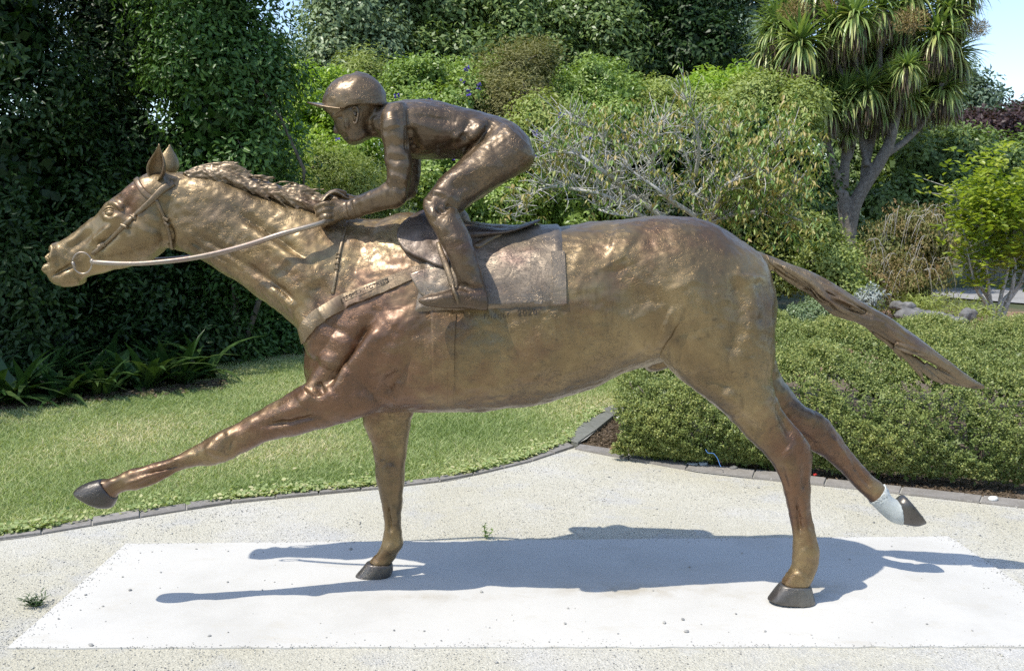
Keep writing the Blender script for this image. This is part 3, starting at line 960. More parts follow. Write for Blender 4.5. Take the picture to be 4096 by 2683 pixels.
# ---- mane: overlapping cast locks
mt = catmull([(735, 690), (770, 668), (810, 657), (870, 650), (900, 657), (930, 684), (985, 700), (1030, 711), (1100, 727), (1150, 745), (1190, 750), (1240, 770), (1290, 795)], 8)
mb = catmull([(735, 700), (770, 702), (810, 712), (870, 730), (900, 738), (930, 745), (985, 765), (1030, 778), (1100, 802), (1150, 822), (1190, 836), (1240, 852), (1290, 860)], 8)
s = Shape()
s.loft([(*mt[i] + np.array([0, 7]), *mb[i], -.004, .020 + .024 * i / len(mt), .45) for i in range(0, len(mt), 4)], sub=3, n=20)
rnd = random.Random(3)
for k in range(380):
    u = rnd.random()
    i = int(u * (len(mt) - 6)); top, bot = mt[i], mb[i]
    v = rnd.random() ** .8
    side = -1 if rnd.random() < .72 else 1
    x0 = top + (bot - top) * (v * .55)
    wv = .006 + (.022 + .026 * u) * v
    st_ = P(*x0, -.004); st_.y += side * wv
    ln = rnd.uniform(.06, .12)
    dirv = Vector((rnd.uniform(.7, 1.0), 0, -rnd.uniform(.30, .75)))
    if v < .25: dirv = Vector((1.0, 0, rnd.uniform(-.35, .05)))
    p1 = st_ + dirv * ln * .5 + Vector((0, side * .004, rnd.uniform(-.002, .008)))
    p2 = st_ + dirv * ln + Vector((0, side * -.001, -.010 * v))
    r = rnd.uniform(.0032, .0058)
    s.tube([st_, p1, p2], [r * .7, r, r * .25], n=7, sub=4, flat=.7, up=Vector((0, 1, 0)))
mane_me = s.welded("mane", 0.0036, 2)
noisy(mane_me, .003, 60, 4, (1.0, 1, 2.0))
link("mane", mane_me, M_HAIR, body)

# ---- tail
tt = [(3056, 1014), (3141, 1047), (3233, 1082), (3296, 1111), (3367, 1153), (3452, 1209), (3565, 1273), (3670, 1350), (3762, 1421), (3833, 1474), (3896, 1520), (3940, 1546)]
tb = [(3078, 1070), (3141, 1118), (3225, 1165), (3286, 1214), (3340, 1252), (3415, 1284), (3505, 1330), (3600, 1388), (3690, 1432), (3776, 1480), (3852, 1530), (3935, 1552)]
tw = [.035, .036, .042, .046, .05, .052, .055, .055, .05, .04, .025, .006]
s = Shape()
s.loft([(*a, *b, .0, w) for a, b, w in zip(tt, tb, tw)], sub=5, n=28)
TX = lambda x, y: (3000 + x / 1.417, 800 + y / 1.417)
def lock(pts, Ys, rad):
    s.tube([P(*TX(*p), y) for p, y in zip(pts, Ys)], rad, n=9, sub=5, flat=.6, up=Vector((0, 1, 0)))
lock([(190, 380), (340, 470), (430, 560), (560, 630), (650, 650)], [-.05, -.055, -.065, -.075, -.07], [.010, .018, .02, .016, .006])
lock([(330, 500), (470, 620), (600, 660), (700, 690), (770, 692)], [-.045, -.055, -.065, -.07, -.07], [.010, .02, .02, .015, .006])
lock([(440, 540), (520, 580), (600, 620), (660, 640)], [-.065, -.07, -.075, -.07], [.008, .013, .012, .004])
lock([(820, 820), (900, 850), (980, 870), (1060, 900)], [-.06, -.065, -.06, -.05], [.01, .015, .012, .004])
lock([(1050, 960), (1150, 1010), (1250, 1045), (1325, 1055)], [-.03, -.03, -.02, -.01], [.008, .014, .012, .004])
rnd = random.Random(5)
for k in range(230):
    u = rnd.uniform(.03, .88); v = rnd.uniform(.06, .96)
    sg = -1 if rnd.random() < .75 else 1
    run, rr = [], rnd.uniform(.0045, .0095)
    for q in range(5):
        iu = min(u + q * rnd.uniform(.03, .045), .99) * (len(tt) - 1); i = min(int(iu), len(tt) - 2); f_ = iu - i
        A = np.array(tt[i]) * (1 - f_) + np.array(tt[i + 1]) * f_; B = np.array(tb[i]) * (1 - f_) + np.array(tb[i + 1]) * f_
        w = float(np.interp(iu, range(len(tw)), tw)); vv = min(v + q * .012 + .02 * math.sin(q * 1.3 + k), .99)
        run.append(P(*(A + (B - A) * vv), sg * w * math.sqrt(max(1 - (2 * vv - 1) ** 2, .0)) * 1.02))
    s.tube(run, [rr * .4, rr, rr * 1.05, rr * .8, .002], n=7, sub=3)
tail_me = s.welded("tail", 0.0034, 1)
def combed(me, amp, ax, along, across, seed):
    """ridges that run along the direction ax, like combed hair"""
    from mathutils import noise as mn
    co, no = get_co(me), get_no(me)
    ax = np.array(ax) / np.linalg.norm(ax); bx = np.array([-ax[2], 0, ax[0]])
    u, v = co @ ax, co @ bx
    h = np.array([mn.noise(Vector((a * along, b * across + .6 * math.sin(a * 5), y * across + seed))) for a, b, y in zip(u, v, co[:, 1])])
    set_co(me, co + no * (amp * h)[:, None])
combed(tail_me, .0035, (.84, 0, -.54), 2.5, 70, 3)
sculpt(tail_me, [(L(TX, (440, 540), (520, 590), (600, 625), (680, 640)), -.06, .006, -.014, False), (L(TX, (300, 480), (380, 560), (480, 630)), -.05, .008, -.012, False),
                 (L(TX, (640, 720), (760, 800), (900, 850), (1000, 880)), -.05, .007, -.008, False)])
tail = link("tail", tail_me, M_HAIR, body)
for pts, Ys, r in (([(700, 745), (790, 810), (840, 870), (862, 912)], -.02, .011), ([(820, 830), (900, 900), (955, 960), (988, 1030)], -.03, .013), ([(780, 800), (870, 870), (930, 950), (972, 1012)], .01, .010), ([(880, 870), (980, 950), (1050, 1010), (1108, 1040)], -.03, .015),
                   ([(930, 890), (1010, 960), (1050, 1000), (1075, 1036)], .01, .010), ([(990, 930), (1090, 1000), (1150, 1035), (1196, 1054)], -.03, .014), ([(650, 700), (720, 760), (770, 800), (800, 842)], .0, .010), ([(1080, 980), (1180, 1035), (1250, 1055), (1318, 1070)], -.02, .010)):
    q = Shape(); q.tube([P(*TX(*p), Ys) for p in pts], [r * .8, r, r * .7, .001], n=10, sub=6, flat=.45, up=Vector((0, 1, 0)))
    me = q.mesh("lock"); combed(me, .002, (.84, 0, -.54), 2.5, 110, 5); link("lock", me, M_HAIR, body)
tag(tail, "long tail streaming out behind, its underside in locks")

# ---- saddle cloth, girth, straps
cloth = wrap("saddle_cloth", ((1740, 870), c3(770, 780)), ((2247, 905), c3(1852, 738)), (c3(770, 790), c3(1852, 738)), .011, statue, M_CLOTH, 90)
for xa, xb in ((1600, 1668), (1742, 1832)):
    o = strap("stripe", L(c3, ((xa + xb) / 2 - 2, 366), ((xa + xb) / 2 + 6, 560), ((xa + xb) / 2 + 12, 722)), (xb - xa) / 1.7325 * .00098, .0122, cloth, M_CLOTH, flat=True)
girth = wrap("girth", (c3(905, 760), c3(905, 760)), (c3(1072, 760), c3(1072, 760)), (c3(905, 1100), c3(1072, 1100)), .0032, statue, M_HORSE, 180, nu=12, nv=90)
strap("girth_strap", L(c3, (1062, 790), (1052, 960), (1048, 1130), (1046, 1290), (1044, 1420)), .022, .0055, girth, M_HORSE, flat=True)
breast = strap("breast_strap", L(c3, (1005, 478), (905, 470), (800, 500), (640, 568), (460, 640), (300, 705), (180, 775), (100, 830), (45, 890), (25, 925), (10, 950)),
               [.03, .038, .048, .054, .056, .056, .056, .054, .052], .0080, statue, M_TACK, flat=True)
neck_strap = strap("neck_strap", L(c3, (330, 150), (300, 260), (268, 400), (250, 520), (225, 650)), [.010, .010, .011, .011, .013], .006, statue, M_TACK)
for yy in (372, 400, 440, 476):
    x = 262 - (yy - 400) * .12
    strap("strap_keeper", L(c3, (x - 14, yy), (x, yy + 2), (x + 14, yy + 3)), .007, .0095, neck_strap, M_TACK, both=False)
flap = panel("under_cloth", L(c3, (760, 520), (880, 480), (1000, 480), (1060, 560), (1060, 680), (960, 690), (850, 662), (800, 590)), .015, statue, M_CLOTH)

# ---- saddle
s = Shape()
s.loft(S(r4, (430, 190, 430, 480, 0, .10), (700, 205, 700, 500, 0, .13), (1000, 232, 1000, 520, 0, .145), (1115, 245, 1130, 500, 0, .15),
         (1300, 268, 1300, 440, 0, .155), (1500, 288, 1500, 388, 0, .16), (1650, 280, 1650, 340, 0, .15), (1800, 234, 1800, 292, 0, .12), (1985, 178, 1985, 208, 0, .055)), sub=5, n=32, box=.8)
saddle = link("saddle", s.welded("saddle", 0.006, 4), M_DARK, statue)
tag(saddle, "small dark racing saddle with an upturned cantle")
panel("saddle_flap", L(r4, (480, 130), (300, 215), (180, 310), (140, 420), (160, 520), (230, 610), (380, 700), (560, 775), (760, 840), (800, 700), (720, 500), (640, 300)),
      .026, saddle, M_DARK, rings=12, edge=.03)
strap("saddle_pad", L(r4, (1130, 555), (1190, 545), (1320, 470), (1500, 395), (1700, 330)), [.02, .03, .028, .022, .012], .02, saddle, M_TACK)

# ---- bridle, bit, reins
bridle = empty("bridle", (0, 0, 0), statue)
bridle.location = (0, 0, 0)
strap("cheek_strap", L(e1, (1310, 440), (1200, 500), (1110, 590), (1000, 690), (880, 800), (760, 920), (640, 1030), (530, 1115)), [.022, .026, .022, .017, .017, .014, .013, .012], .009, bridle, M_TACK)
strap("browband", L(e1, (950, 405), (965, 440), (1010, 510), (1060, 560), (1110, 590)), .022, .008, bridle, M_TACK)
strap("throat_lash", L(e1, (1140, 600), (1180, 690), (1220, 790), (1255, 890), (1275, 980), (1290, 1070)), .013, .008, bridle, M_TACK)
for x, y in ((920, 770), (840, 850), (1235, 780), (1245, 830)):
    strap("buckle", L(e1, (x - 24, y - 12), (x, y), (x + 26, y + 12)), .012, .013, bridle, M_TACK, both=False)
strap("buckle", L(e1, (590, 1062), (625, 1035), (655, 1022)), .02, .012, bridle, M_TACK)
for sgn in (-1, 1):
    c = P(*c1(360, 860), -.082)
    s = Shape()
    ring = [c + Vector((.0365 * math.cos(a), -.004, .0405 * math.sin(a))) for a in np.linspace(0, 2 * math.pi, 33)]
    s.tube(ring, .0032, n=8, sub=1, up=Vector((0, 1, 0)))
    s.tube([c + Vector((-.030, .0, -.02)), c + Vector((-.036, -.002, 0.005))], .007, n=8, sub=2)
    if sgn > 0: s.v = [Vector((v.x, -v.y, v.z)) for v in s.v]
    link("bit_ring", s.mesh("bit_ring"), M_ROD, bridle)
    s = Shape()
    pts = [P(*c1(412, 852), -.088), P(*c1(470, 858), -.098), P(*c1(600, 864), -.115), P(*c1(760, 861), -.135), P(*c1(1000, 836), -.155),
           P(*c1(1200, 798), -.17), P(*c1(1400, 745), -.185), P(*c1(1600, 680), -.19), P(*c1(1850, 610), -.15), P(*a2(330, 720), -.085)]
    s.tube(pts, [.007, .0095, .009, .009, .0098, .0102, .0102, .0102, .0095, .008], n=12, sub=6, flat=1.0)
    s.ball(tuple(P(*c1(420, 853), -.09)), (.010, .009, .012), 12, 8)
    if sgn > 0: s.v = [Vector((v.x, -v.y, v.z)) for v in s.v]
    link("rein", s.mesh("rein"), M_ROD, statue)
s = Shape()
s.tube([P(*a2(250, 500), -.10), P(*a2(330, 400), -.085), P(*a2(450, 345), -.07), P(*a2(560, 385), -.06), P(*a2(640, 440), -.055), P(*a2(740, 470), -.04)],
       [.010, .014, .016, .015, .013, .008], n=10, sub=5, flat=.35)
tag(link("rein", s.mesh("rein_loop"), M_TACK, statue), "loop of rein standing up over the jockey's hands")

# ---- the jockey
J = Shape()
J.loft(S(d2, (960, 700, 950, 960, 0, .09), (1010, 688, 1020, 1040, 0, .15), (1080, 682, 1085, 1078, 0, .185), (1210, 682, 1170, 1084, 0, .18), (1350, 706, 1290, 1082, 0, .165),
         (1500, 742, 1420, 1082, 0, .15), (1650, 788, 1560, 1110, 0, .155), (1790, 838, 1690, 1180, 0, .165), (1890, 932, 1790, 1180, 0, .145), (1930, 1030, 1860, 1120, 0, .08)), sub=5, n=32)
TH = S(d2, (1730, 838, 1936, 1030, -.09, .09), (1690, 862, 1920, 1110, -.10, .10), (1560, 955, 1840, 1175, -.12, .098), (1430, 1080, 1650, 1282, -.16, .088), (1310, 1192, 1500, 1378, -.20, .078),
       (1222, 1290, 1425, 1428, -.235, .068), (1178, 1372, 1335, 1458, -.255, .058), (1180, 1425, 1270, 1452, -.26, .04))
SK = S(q2, (838, 840, 985, 880, -.26, .05), (850, 930, 1040, 925, -.28, .058), (893, 1010, 1092, 1025, -.30, .058), (940, 1100, 1125, 1110, -.32, .052), (985, 1180, 1150, 1200, -.33, .046),
       (1016, 1260, 1172, 1270, -.335, .041), (1026, 1330, 1190, 1340, -.34, .04), (1032, 1390, 1203, 1400, -.34, .042), (1045, 1430, 1207, 1462, -.34, .04))
BT = S(q2, (1203, 1370, 1207, 1478, -.34, .036), (1150, 1340, 1150, 1474, -.34, .044), (1060, 1338, 1060, 1466, -.345, .048), (990, 1355, 990, 1462, -.35, .052), (920, 1374, 920, 1458, -.36, .052), (850, 1390, 850, 1450, -.365, .044), (814, 1404, 814, 1434, -.37, .022))
AR = S(d2, (930, 715, 1060, 700, -.13, .05), (897, 780, 1072, 760, -.155, .064), (887, 850, 1078, 855, -.17, .065), (893, 930, 1086, 945, -.18, .06), (913, 1010, 1098, 1035, -.185, .055), (925, 1100, 1108, 1105, -.19, .05),
       (935, 1180, 1100, 1195, -.19, .047), (932, 1245, 1082, 1300, -.19, .047), (955, 1330, 1050, 1388, -.19, .034))
FA = S(d2, (1050, 1200, 1075, 1350, -.19, .04), (935, 1238, 1010, 1408, -.18, .047), (850, 1286, 920, 1430, -.165, .043), (780, 1316, 830, 1452, -.145, .038), (720, 1344, 750, 1476, -.125, .032), (668, 1362, 690, 1490, -.11, .028), (640, 1372, 655, 1496, -.105, .026))
PALM = S(a2, (680, 485, 700, 740, -.105, .026), (560, 455, 580, 780, -.10, .028), (430, 455, 460, 850, -.10, .027), (345, 485, 375, 880, -.095, .019), (300, 520, 330, 870, -.09, .008))
for mir in (False, True):
    dz = .022 if mir else 0.0
    J.loft(TH, sub=5, n=26, mirror=mir); J.loft(SK, sub=5, n=24, mirror=mir); J.loft(BT, sub=4, n=22, mirror=mir, box=.75)
    J.loft(AR, sub=5, n=24, mirror=mir, dz=dz); J.loft(FA, sub=5, n=22, mirror=mir, dz=dz); J.loft(PALM, sub=4, n=18, mirror=mir, dz=dz)
    def tb_(pts, rad):
        pp = []
        for x, y, Y in pts:
            p = P(*a2(x, y), Y); p.z += dz
            if mir: p.y = -p.y
            pp.append(p)
        J.tube(pp, rad, n=12, sub=5)
    for i in range(4):   # index, middle, ring, little finger: over the knuckle, bent round the rein
        k = (1.0, 1.0, .95, .85)[i]
        tb_([(450 - 5 * i, 520 + 92 * i, -.118), (315 + 6 * i, 520 + 100 * i, -.132), (185 + 36 * i, 575 + 92 * i, -.118), (185 + 34 * i, 610 + 90 * i, -.088), (265 + 26 * i, 625 + 84 * i, -.068), (350 + 22 * i, 620 + 80 * i, -.07)],
            [.0105 * k, .0128 * k, .0125 * k, .012 * k, .011 * k, .009 * k])
    tb_([(520, 480, -.085), (400, 440, -.07), (300, 455, -.066), (215, 505, -.074)], [.015, .015, .013, .011])
# head and neck
J.loft(S(d2, (640, 545, 800, 545, 0, .04), (560, 610, 880, 610, 0, .07), (520, 690, 905, 690, 0, .078), (517, 755, 890, 750, 0, .078), (552, 798, 872, 800, 0, .075), (578, 842, 858, 850, 0, .071),
         (592, 890, 850, 895, 0, .066), (612, 925, 835, 925, 0, .058), (640, 955, 790, 950, 0, .048), (672, 990, 745, 976, 0, .028)), sub=5, n=28, box=.88)
J.loft(S(d2, (585, 800, 640, 800, 0, .010), (573, 840, 640, 840, 0, .012), (564, 895, 640, 880, 0, .017), (574, 912, 640, 915, 0, .016)), sub=4, n=14)
J.loft(S(d2, (612, 918, 690, 905, 0, .022), (617, 930, 690, 930, 0, .026), (626, 940, 690, 940, 0, .020), (628, 950, 700, 955, 0, .024), (645, 965, 700, 965, 0, .02)), sub=3, n=14)
J.loft(S(d2, (655, 965, 740, 930, 0, .022), (658, 985, 730, 985, 0, .024), (690, 993, 720, 990, 0, .012)), sub=3, n=14)
J.loft(S(d2, (850, 715, 770, 925, 0, .05), (905, 700, 850, 934, 0, .058), (960, 698, 930, 945, 0, .066), (1040, 700, 1020, 960, 0, .09)), sub=4, n=24)
jock_me = J.welded("jockey_body", 0.0042, 3, 0.5)
sculpt(jock_me, [
    (L(d2, (1640, 850), (1590, 900), (1500, 1000), (1430, 1070)), -.17, .010, -.012, True),
    (L(d2, (1650, 820), (1610, 880)), -.16, .010, -.008, True),
    (L(d2, (1480, 870), (1420, 920), (1370, 950)), -.16, .008, .006, True),
    (L(d2, (1080, 790), (1250, 800), (1420, 830)), -.18, .012, -.006, True),
    (L(d2, (1100, 840), (1105, 950), (1110, 1060)), -.18, .014, -.012, True),
    (L(d2, (960, 800), (980, 880)), -.22, .022, .006, True),
    (L(d2, (930, 950), (1000, 990), (1090, 970)), -.23, .012, -.006, True),
    (L(d2, (940, 1240), (1000, 1270), (1060, 1300)), -.23, .012, -.006, True),
    (L(d2, (1300, 1250), (1500, 1170), (1700, 1050)), -.24, .03, .007, True),
    (L(d2, (1350, 1330), (1500, 1240), (1620, 1180)), -.25, .018, -.005, True),
    (L(q2, (900, 890), (960, 905), (1000, 880)), -.31, .010, -.012, True),
    (L(q2, (885, 1000), (930, 940), (960, 915)), -.31, .010, -.006, True),
    (L(q2, (940, 960), (1020, 1020), (1060, 1110)), -.33, .024, .007, True),
    (L(d2, (1500, 800), (1460, 880), (1440, 960)), -.16, .010, -.008, True),
    (L(d2, (1580, 830), (1540, 900), (1490, 960)), -.16, .009, .006, True),
    (L(d2, (1400, 960), (1330, 1000), (1250, 1010)), -.17, .012, -.006, True),
    (L(d2, (1000, 740), (1020, 800), (1060, 850)), -.2, .010, -.006, True),
    (L(d2, (925, 1060), (990, 1090), (1080, 1080)), -.24, .010, -.006, True),
    (L(d2, (930, 1190), (1000, 1200), (1080, 1240)), -.24, .009, .005, True),
    (L(d2, (1180, 1330), (1260, 1330), (1340, 1380)), -.32, .012, -.006, True),
    (L(d2, (1210, 1300), (1300, 1310), (1400, 1360)), -.31, .010, .006, True),
    (L(q2, (1040, 1330), (1110, 1350), (1190, 1350)), -.38, .008, -.007, True),
    (L(d2, (660, 1350), (672, 1420), (684, 1480)), -.13, .004, .004, True),
    (L(d2, (700, 1345), (712, 1410), (728, 1470)), -.15, .004, .004, True),
    (L(d2, (585, 802), (610, 796), (640, 802)), -.055, .008, -.006, True),     # eye socket
    (L(d2, (590, 810), (612, 808), (632, 812)), -.06, .004, .003, True),      # eyelid
    (L(d2, (560, 790), (590, 782), (630, 785)), -.06, .006, .005, True),       # brow
    (L(d2, (640, 850), (680, 850)), -.07, .014, .006, True),                   # cheekbone
    (L(d2, (605, 900), (640, 930), (655, 950)), -.05, .006, -.005, True),      # fold beside the mouth
    (L(d2, (615, 938), (650, 942)), -.04, .0035, -.006, True),                 # mouth
    (L(d2, (800, 820), (830, 900), (880, 930)), -.06, .014, -.008, True),
    (L(d2, (840, 780), (860, 850), (900, 900)), -.06, .012, .006, True),
    (L(d2, (690, 960), (760, 930), (790, 880)), -.06, .010, .005, True),       # jaw
])
noisy(jock_me, 0.005, 9, 15, (1, 1, 1.6))
noisy(jock_me, 0.0032, 20, 5)
noisy(jock_me, 0.0015, 50, 6)
jockey = link("jockey_body", jock_me, M_MAN, statue)
tag(jockey, "bronze jockey in a peaked cap crouching over the saddle with both hands on the reins")
for sgn in (-1, 1):
    s = Shape()
    c = P(*d2(712, 785), -.079)
    pts = [c + Vector((x / 1700, -.006 - .004 * i / 9, -y / 1700)) for i, (x, y) in enumerate([(-12, -38), (2, -52), (16, -46), (24, -26), (25, -4), (20, 20), (14, 44), (4, 52), (-6, 42)])]
    s.tube(pts, [.003, .0045, .005, .005, .005, .005, .0055, .005, .003], n=8, sub=4)
    s.tube([c + Vector((-.004, .004, .014)), c + Vector((.004, .002, 0)), c + Vector((0, .004, -.018))], [.006, .009, .006], n=8, sub=4)
    if sgn > 0: s.v = [Vector((v.x, -v.y, v.z)) for v in s.v]
    link("ear", s.mesh("jockey_ear"), M_MAN, jockey)

# helmet: a dome with a peak
def helmet():
    c = P(*d2(716, 705), 0)
    rx, ry, rz = .1225, .100, .1125
    nu, nv = 40, 16
    vs, fs = [], []
    def rim(a):  # height of the lower rim: dips at the front sides
        x = math.cos(a)                 # -1 front
        return -.012 - .030 * math.exp(-((x + .55) / .30) ** 2) - .012 * max(-x, 0)
    for i in range(nv + 1):
        v = i / nv
        for j in range(nu):
            a = 2 * math.pi * j / nu
            low = rim(a)
            phi0 = math.asin(low / rz)
            ph = phi0 + (math.pi / 2 - phi0) * v
            r = math.cos(ph)
            vs.append(c + Vector((rx * r * math.cos(a) * (1.0 + .0 * v), ry * r * math.sin(a), rz * math.sin(ph) + .006 * math.cos(a) * v)))
    n0 = len(vs)
    for j in range(nu):  # inner lip
        a = 2 * math.pi * j / nu
        low = rim(a)
        vs.append(c + Vector((rx * .90 * math.cos(a), ry * .90 * math.sin(a), low + .002)))
    for i in range(nv):
        for j in range(nu):
            k = (j + 1) % nu
            fs.append((i * nu + j, i * nu + k, (i + 1) * nu + k, (i + 1) * nu + j))
    for j in range(nu):
        k = (j + 1) % nu
        fs.append((n0 + j, n0 + k, k, j))
    me = mesh_from("helmet", vs, fs)
    bm = bmesh.new(); bm.from_mesh(me)
    bmesh.ops.remove_doubles(bm, verts=bm.verts[:], dist=.0005)
    bmesh.ops.subdivide_edges(bm, edges=bm.edges[:], cuts=1, use_grid_fill=True)
    bmesh.ops.recalc_face_normals(bm, faces=bm.faces[:]); bm.to_mesh(me); bm.free()
    me.polygons.foreach_set("use_smooth", [True] * len(me.polygons))
    noisy(me, .003, 26, 8); noisy(me, .002, 60, 9)
    return me, c, rx, ry
hm, hc, hrx, hry = helmet()
hel = link("helmet", hm, M_MAN, jockey)
s = Shape()
vs, fs = [], []
na, nr = 24, 8
for layer in (0, 1):
    for i in range(na + 1):
        a = math.radians(180 - 78 + 156 * i / na)
        for k in range(nr + 1):
            f_ = k / nr
            ext = .062 * math.cos(a - math.pi) ** .8 if math.cos(a - math.pi) > 0 else 0
            x = hrx * .97 * math.cos(a) - ext * f_
            y = hry * .97 * math.sin(a) * (1 + .02 * f_)
            z = .001 - .030 * (abs(math.sin(a)) ** 2.0) + .004 * f_ - .004 * math.sin(math.pi * f_) * 0
            vs.append(hc + Vector((x, y, z - (.0045 if layer else 0))))
W = nr + 1; N = W * (na + 1)
for i in range(na):
    for k in range(nr):
        a, b, c_, d_ = i * W + k, i * W + k + 1, (i + 1) * W + k + 1, (i + 1) * W + k
        fs += [(a, b, c_, d_), (N + d_, N + c_, N + b, N + a)]
    a, b = i * W + nr, (i + 1) * W + nr
    fs.append((b, a, N + a, N + b))
pk = mesh_from("peak", vs, fs)
bm = bmesh.new(); bm.from_mesh(pk); bmesh.ops.recalc_face_normals(bm, faces=bm.faces[:]); bm.to_mesh(pk); bm.free()
link("peak", pk, M_MAN, hel)

# stirrup leathers and irons
for sgn in (-1, 1):
    s = Shape()
    pts = [P(*r4(655, 485), -.30), P(*r4(690, 600), -.325), P(*r4(760, 780), -.35), P(*r4(810, 930), -.372), P(*r4(850, 1060), -.388)]
    s.tube(pts, [.008, .010, .011, .011, .010], n=8, sub=5, flat=.35, up=Vector((0, 1, 0)))
    if sgn > 0: s.v = [Vector((v.x, -v.y, v.z)) for v in s.v]
    link("stirrup_leather", s.mesh("stirrup_leather"), M_TACK, statue)
    s = Shape()
    y0, y1 = -.402, -.298
    pts = [P(*r4(850, 1050), -.39), P(*r4(862, 1110), y0), P(*r4(890, 1180), y0 - .003), P(*r4(910, 1255), y0 + .004), P(*r4(925, 1290), -.37), P(*r4(925, 1290), -.33), P(*r4(910, 1250), y1), P(*r4(870, 1130), y1), P(*r4(850, 1050), -.35), P(*r4(850, 1050), -.39)]
    s.tube(pts, .0065, n=8, sub=5)
    pts = [P(*r4(700, 1300), -.36), P(*r4(900, 1310), -.36), P(*r4(1050, 1305), -.36)]
    s.tube(pts, [.02, .026, .02], n=10, sub=4, flat=.3)
    if sgn > 0: s.v = [Vector((v.x, -v.y, v.z)) for v in s.v]
    link("stirrup", s.mesh("stirrup"), M_TACK, statue)

# raised lettering, its darker bronze standing in for shade in engraved cuts
M_CUT_SHADE = bronze("letter_shade", (0.075, 0.052, 0.03), (0.095, 0.066, 0.038), (0.12, 0.085, 0.05), relief=0.2)
def lettering(text, a, b, size, parent, off=.0105, lift=.002, target=None, name="lettering", gap=1.0):
    """text running from pixel a towards b on the horse's side"""
    cu = bpy.data.curves.new("letters", 'FONT'); cu.body = text; cu.size = size; cu.space_character = gap; cu.resolution_u = 3
    cu.extrude = 0; cu.offset = 0.0
    to = bpy.data.objects.new("letters", cu); COL.objects.link(to)
    dg = bpy.context.evaluated_depsgraph_get()
    me = bpy.data.meshes.new_from_object(to.evaluated_get(dg))
    bpy.data.objects.remove(to); bpy.data.curves.remove(cu)
    la, lb = hit(*a)[0], hit(*b)[0]
    e = (lb - la); width = max(v.co.x for v in me.vertices)
    sc_ = e.length / width
    ex = Vector((e.x, 0, e.z)).normalized(); ez = Vector((-ex.z, 0, ex.x))
    bm = bmesh.new(); bm.from_mesh(me)
    ext = bmesh.ops.extrude_face_region(bm, geom=bm.faces[:])
    up = {v for v in ext["geom"] if isinstance(v, bmesh.types.BMVert)}
    for v in bm.verts:
        p = la + ex * (v.co.x * sc_) + ez * (v.co.y * sc_)
        loc, nor, _, _ = BV.ray_cast(Vector((p.x, -1.5, p.z)), Vector((0, 1, 0)))
        if loc is None: loc, nor = p, Vector((0, -1, 0))
        v.co = loc + nor * (off + lift if v in up else off - .002)
    bmesh.ops.recalc_face_normals(bm, faces=bm.faces[:])
    bm.to_mesh(me); bm.free()
    me.materials.clear()
    return link(name, me, M_CUT_SHADE, parent)
lettering("COOKS HYPOTHESIS", c3(296, 702), c3(618, 566), .03, breast, off=.0092, lift=.0012, gap=1.12)
for pts in (((281, 688), (285, 702), (290, 716)), ((283, 688), (450, 615), (610, 546)), ((290, 716), (460, 648), (624, 570))):
    strap("letter_frame", L(c3, *pts), .0018, .0098, breast, M_CUT_SHADE, both=False)
lettering("Fridtjof", c3(1272, 822), c3(1448, 812), .03, body, off=.0005, lift=.0015, gap=1.2)
lettering("2020", c3(1506, 800), c3(1642, 793), .04, body, off=.0005, lift=.0015, gap=1.2)
# ================================================================ plants
def unit(a): return a / np.maximum(np.linalg.norm(a, axis=-1, keepdims=True), 1e-9)

def foliage(name, stops, rough=.45, spec=.5, trans=.25):
    M = Mat(name)
    a = M.new("ShaderNodeAttribute", attribute_name="tint")
    n = len(stops)
    col = M.ramp(a.outputs["Fac"], [(i / (n - 1), c) for i, c in enumerate(stops)])
    M.out(col, rough, 0, None, spec)
    if trans:
        tr = M.new("ShaderNodeBsdfTranslucent"); M.wire(M.mix(1.0, col, (1.25, 1.35, .6), 'MULTIPLY'), tr.inputs[0])
        mx = M.new("ShaderNodeMixShader"); mx.inputs[0].default_value = trans
        M.wire(M.b.outputs[0], mx.inputs[1]); M.wire(tr.outputs[0], mx.inputs[2])
        M.wire(mx.outputs[0], M.n["Material Output"].inputs[0])
    return M.m

def leaf_arrays(c, ax, nr, L, W, shape=1, fold=.18, droop=.12):
    """many leaves at once: c base points, ax long direction, nr face direction"""
    ax = unit(ax); nr = unit(nr - ax * np.sum(nr * ax, -1, keepdims=True)); sd = np.cross(ax, nr)
    L, W = L[:, None], W[:, None]
    if shape == 0:      # lozenge, one quad
        v = np.stack([c, c + ax * L * .45 + sd * W * .5 + nr * W * fold, c + ax * L - nr * L * droop, c + ax * L * .45 - sd * W * .5 + nr * W * fold], 1)
        f = np.array([[0, 1, 2, 3]])
    else:               # ovate, folded along the midrib, two quads
        t = c + ax * L - nr * L * droop
        v = np.stack([c, c + ax * L * .3 + sd * W * .5 + nr * W * fold, c + ax * L * .68 + sd * W * .4 + nr * (W * fold - L * droop * .5), t,
                      c + ax * L * .68 - sd * W * .4 + nr * (W * fold - L * droop * .5), c + ax * L * .3 - sd * W * .5 + nr * W * fold], 1)
        f = np.array([[0, 1, 2, 3], [0, 3, 4, 5]])
    k = v.shape[1]
    F = (f[None] + k * np.arange(len(c))[:, None, None]).reshape(-1, 4)
    return v.reshape(-1, 3), F, k

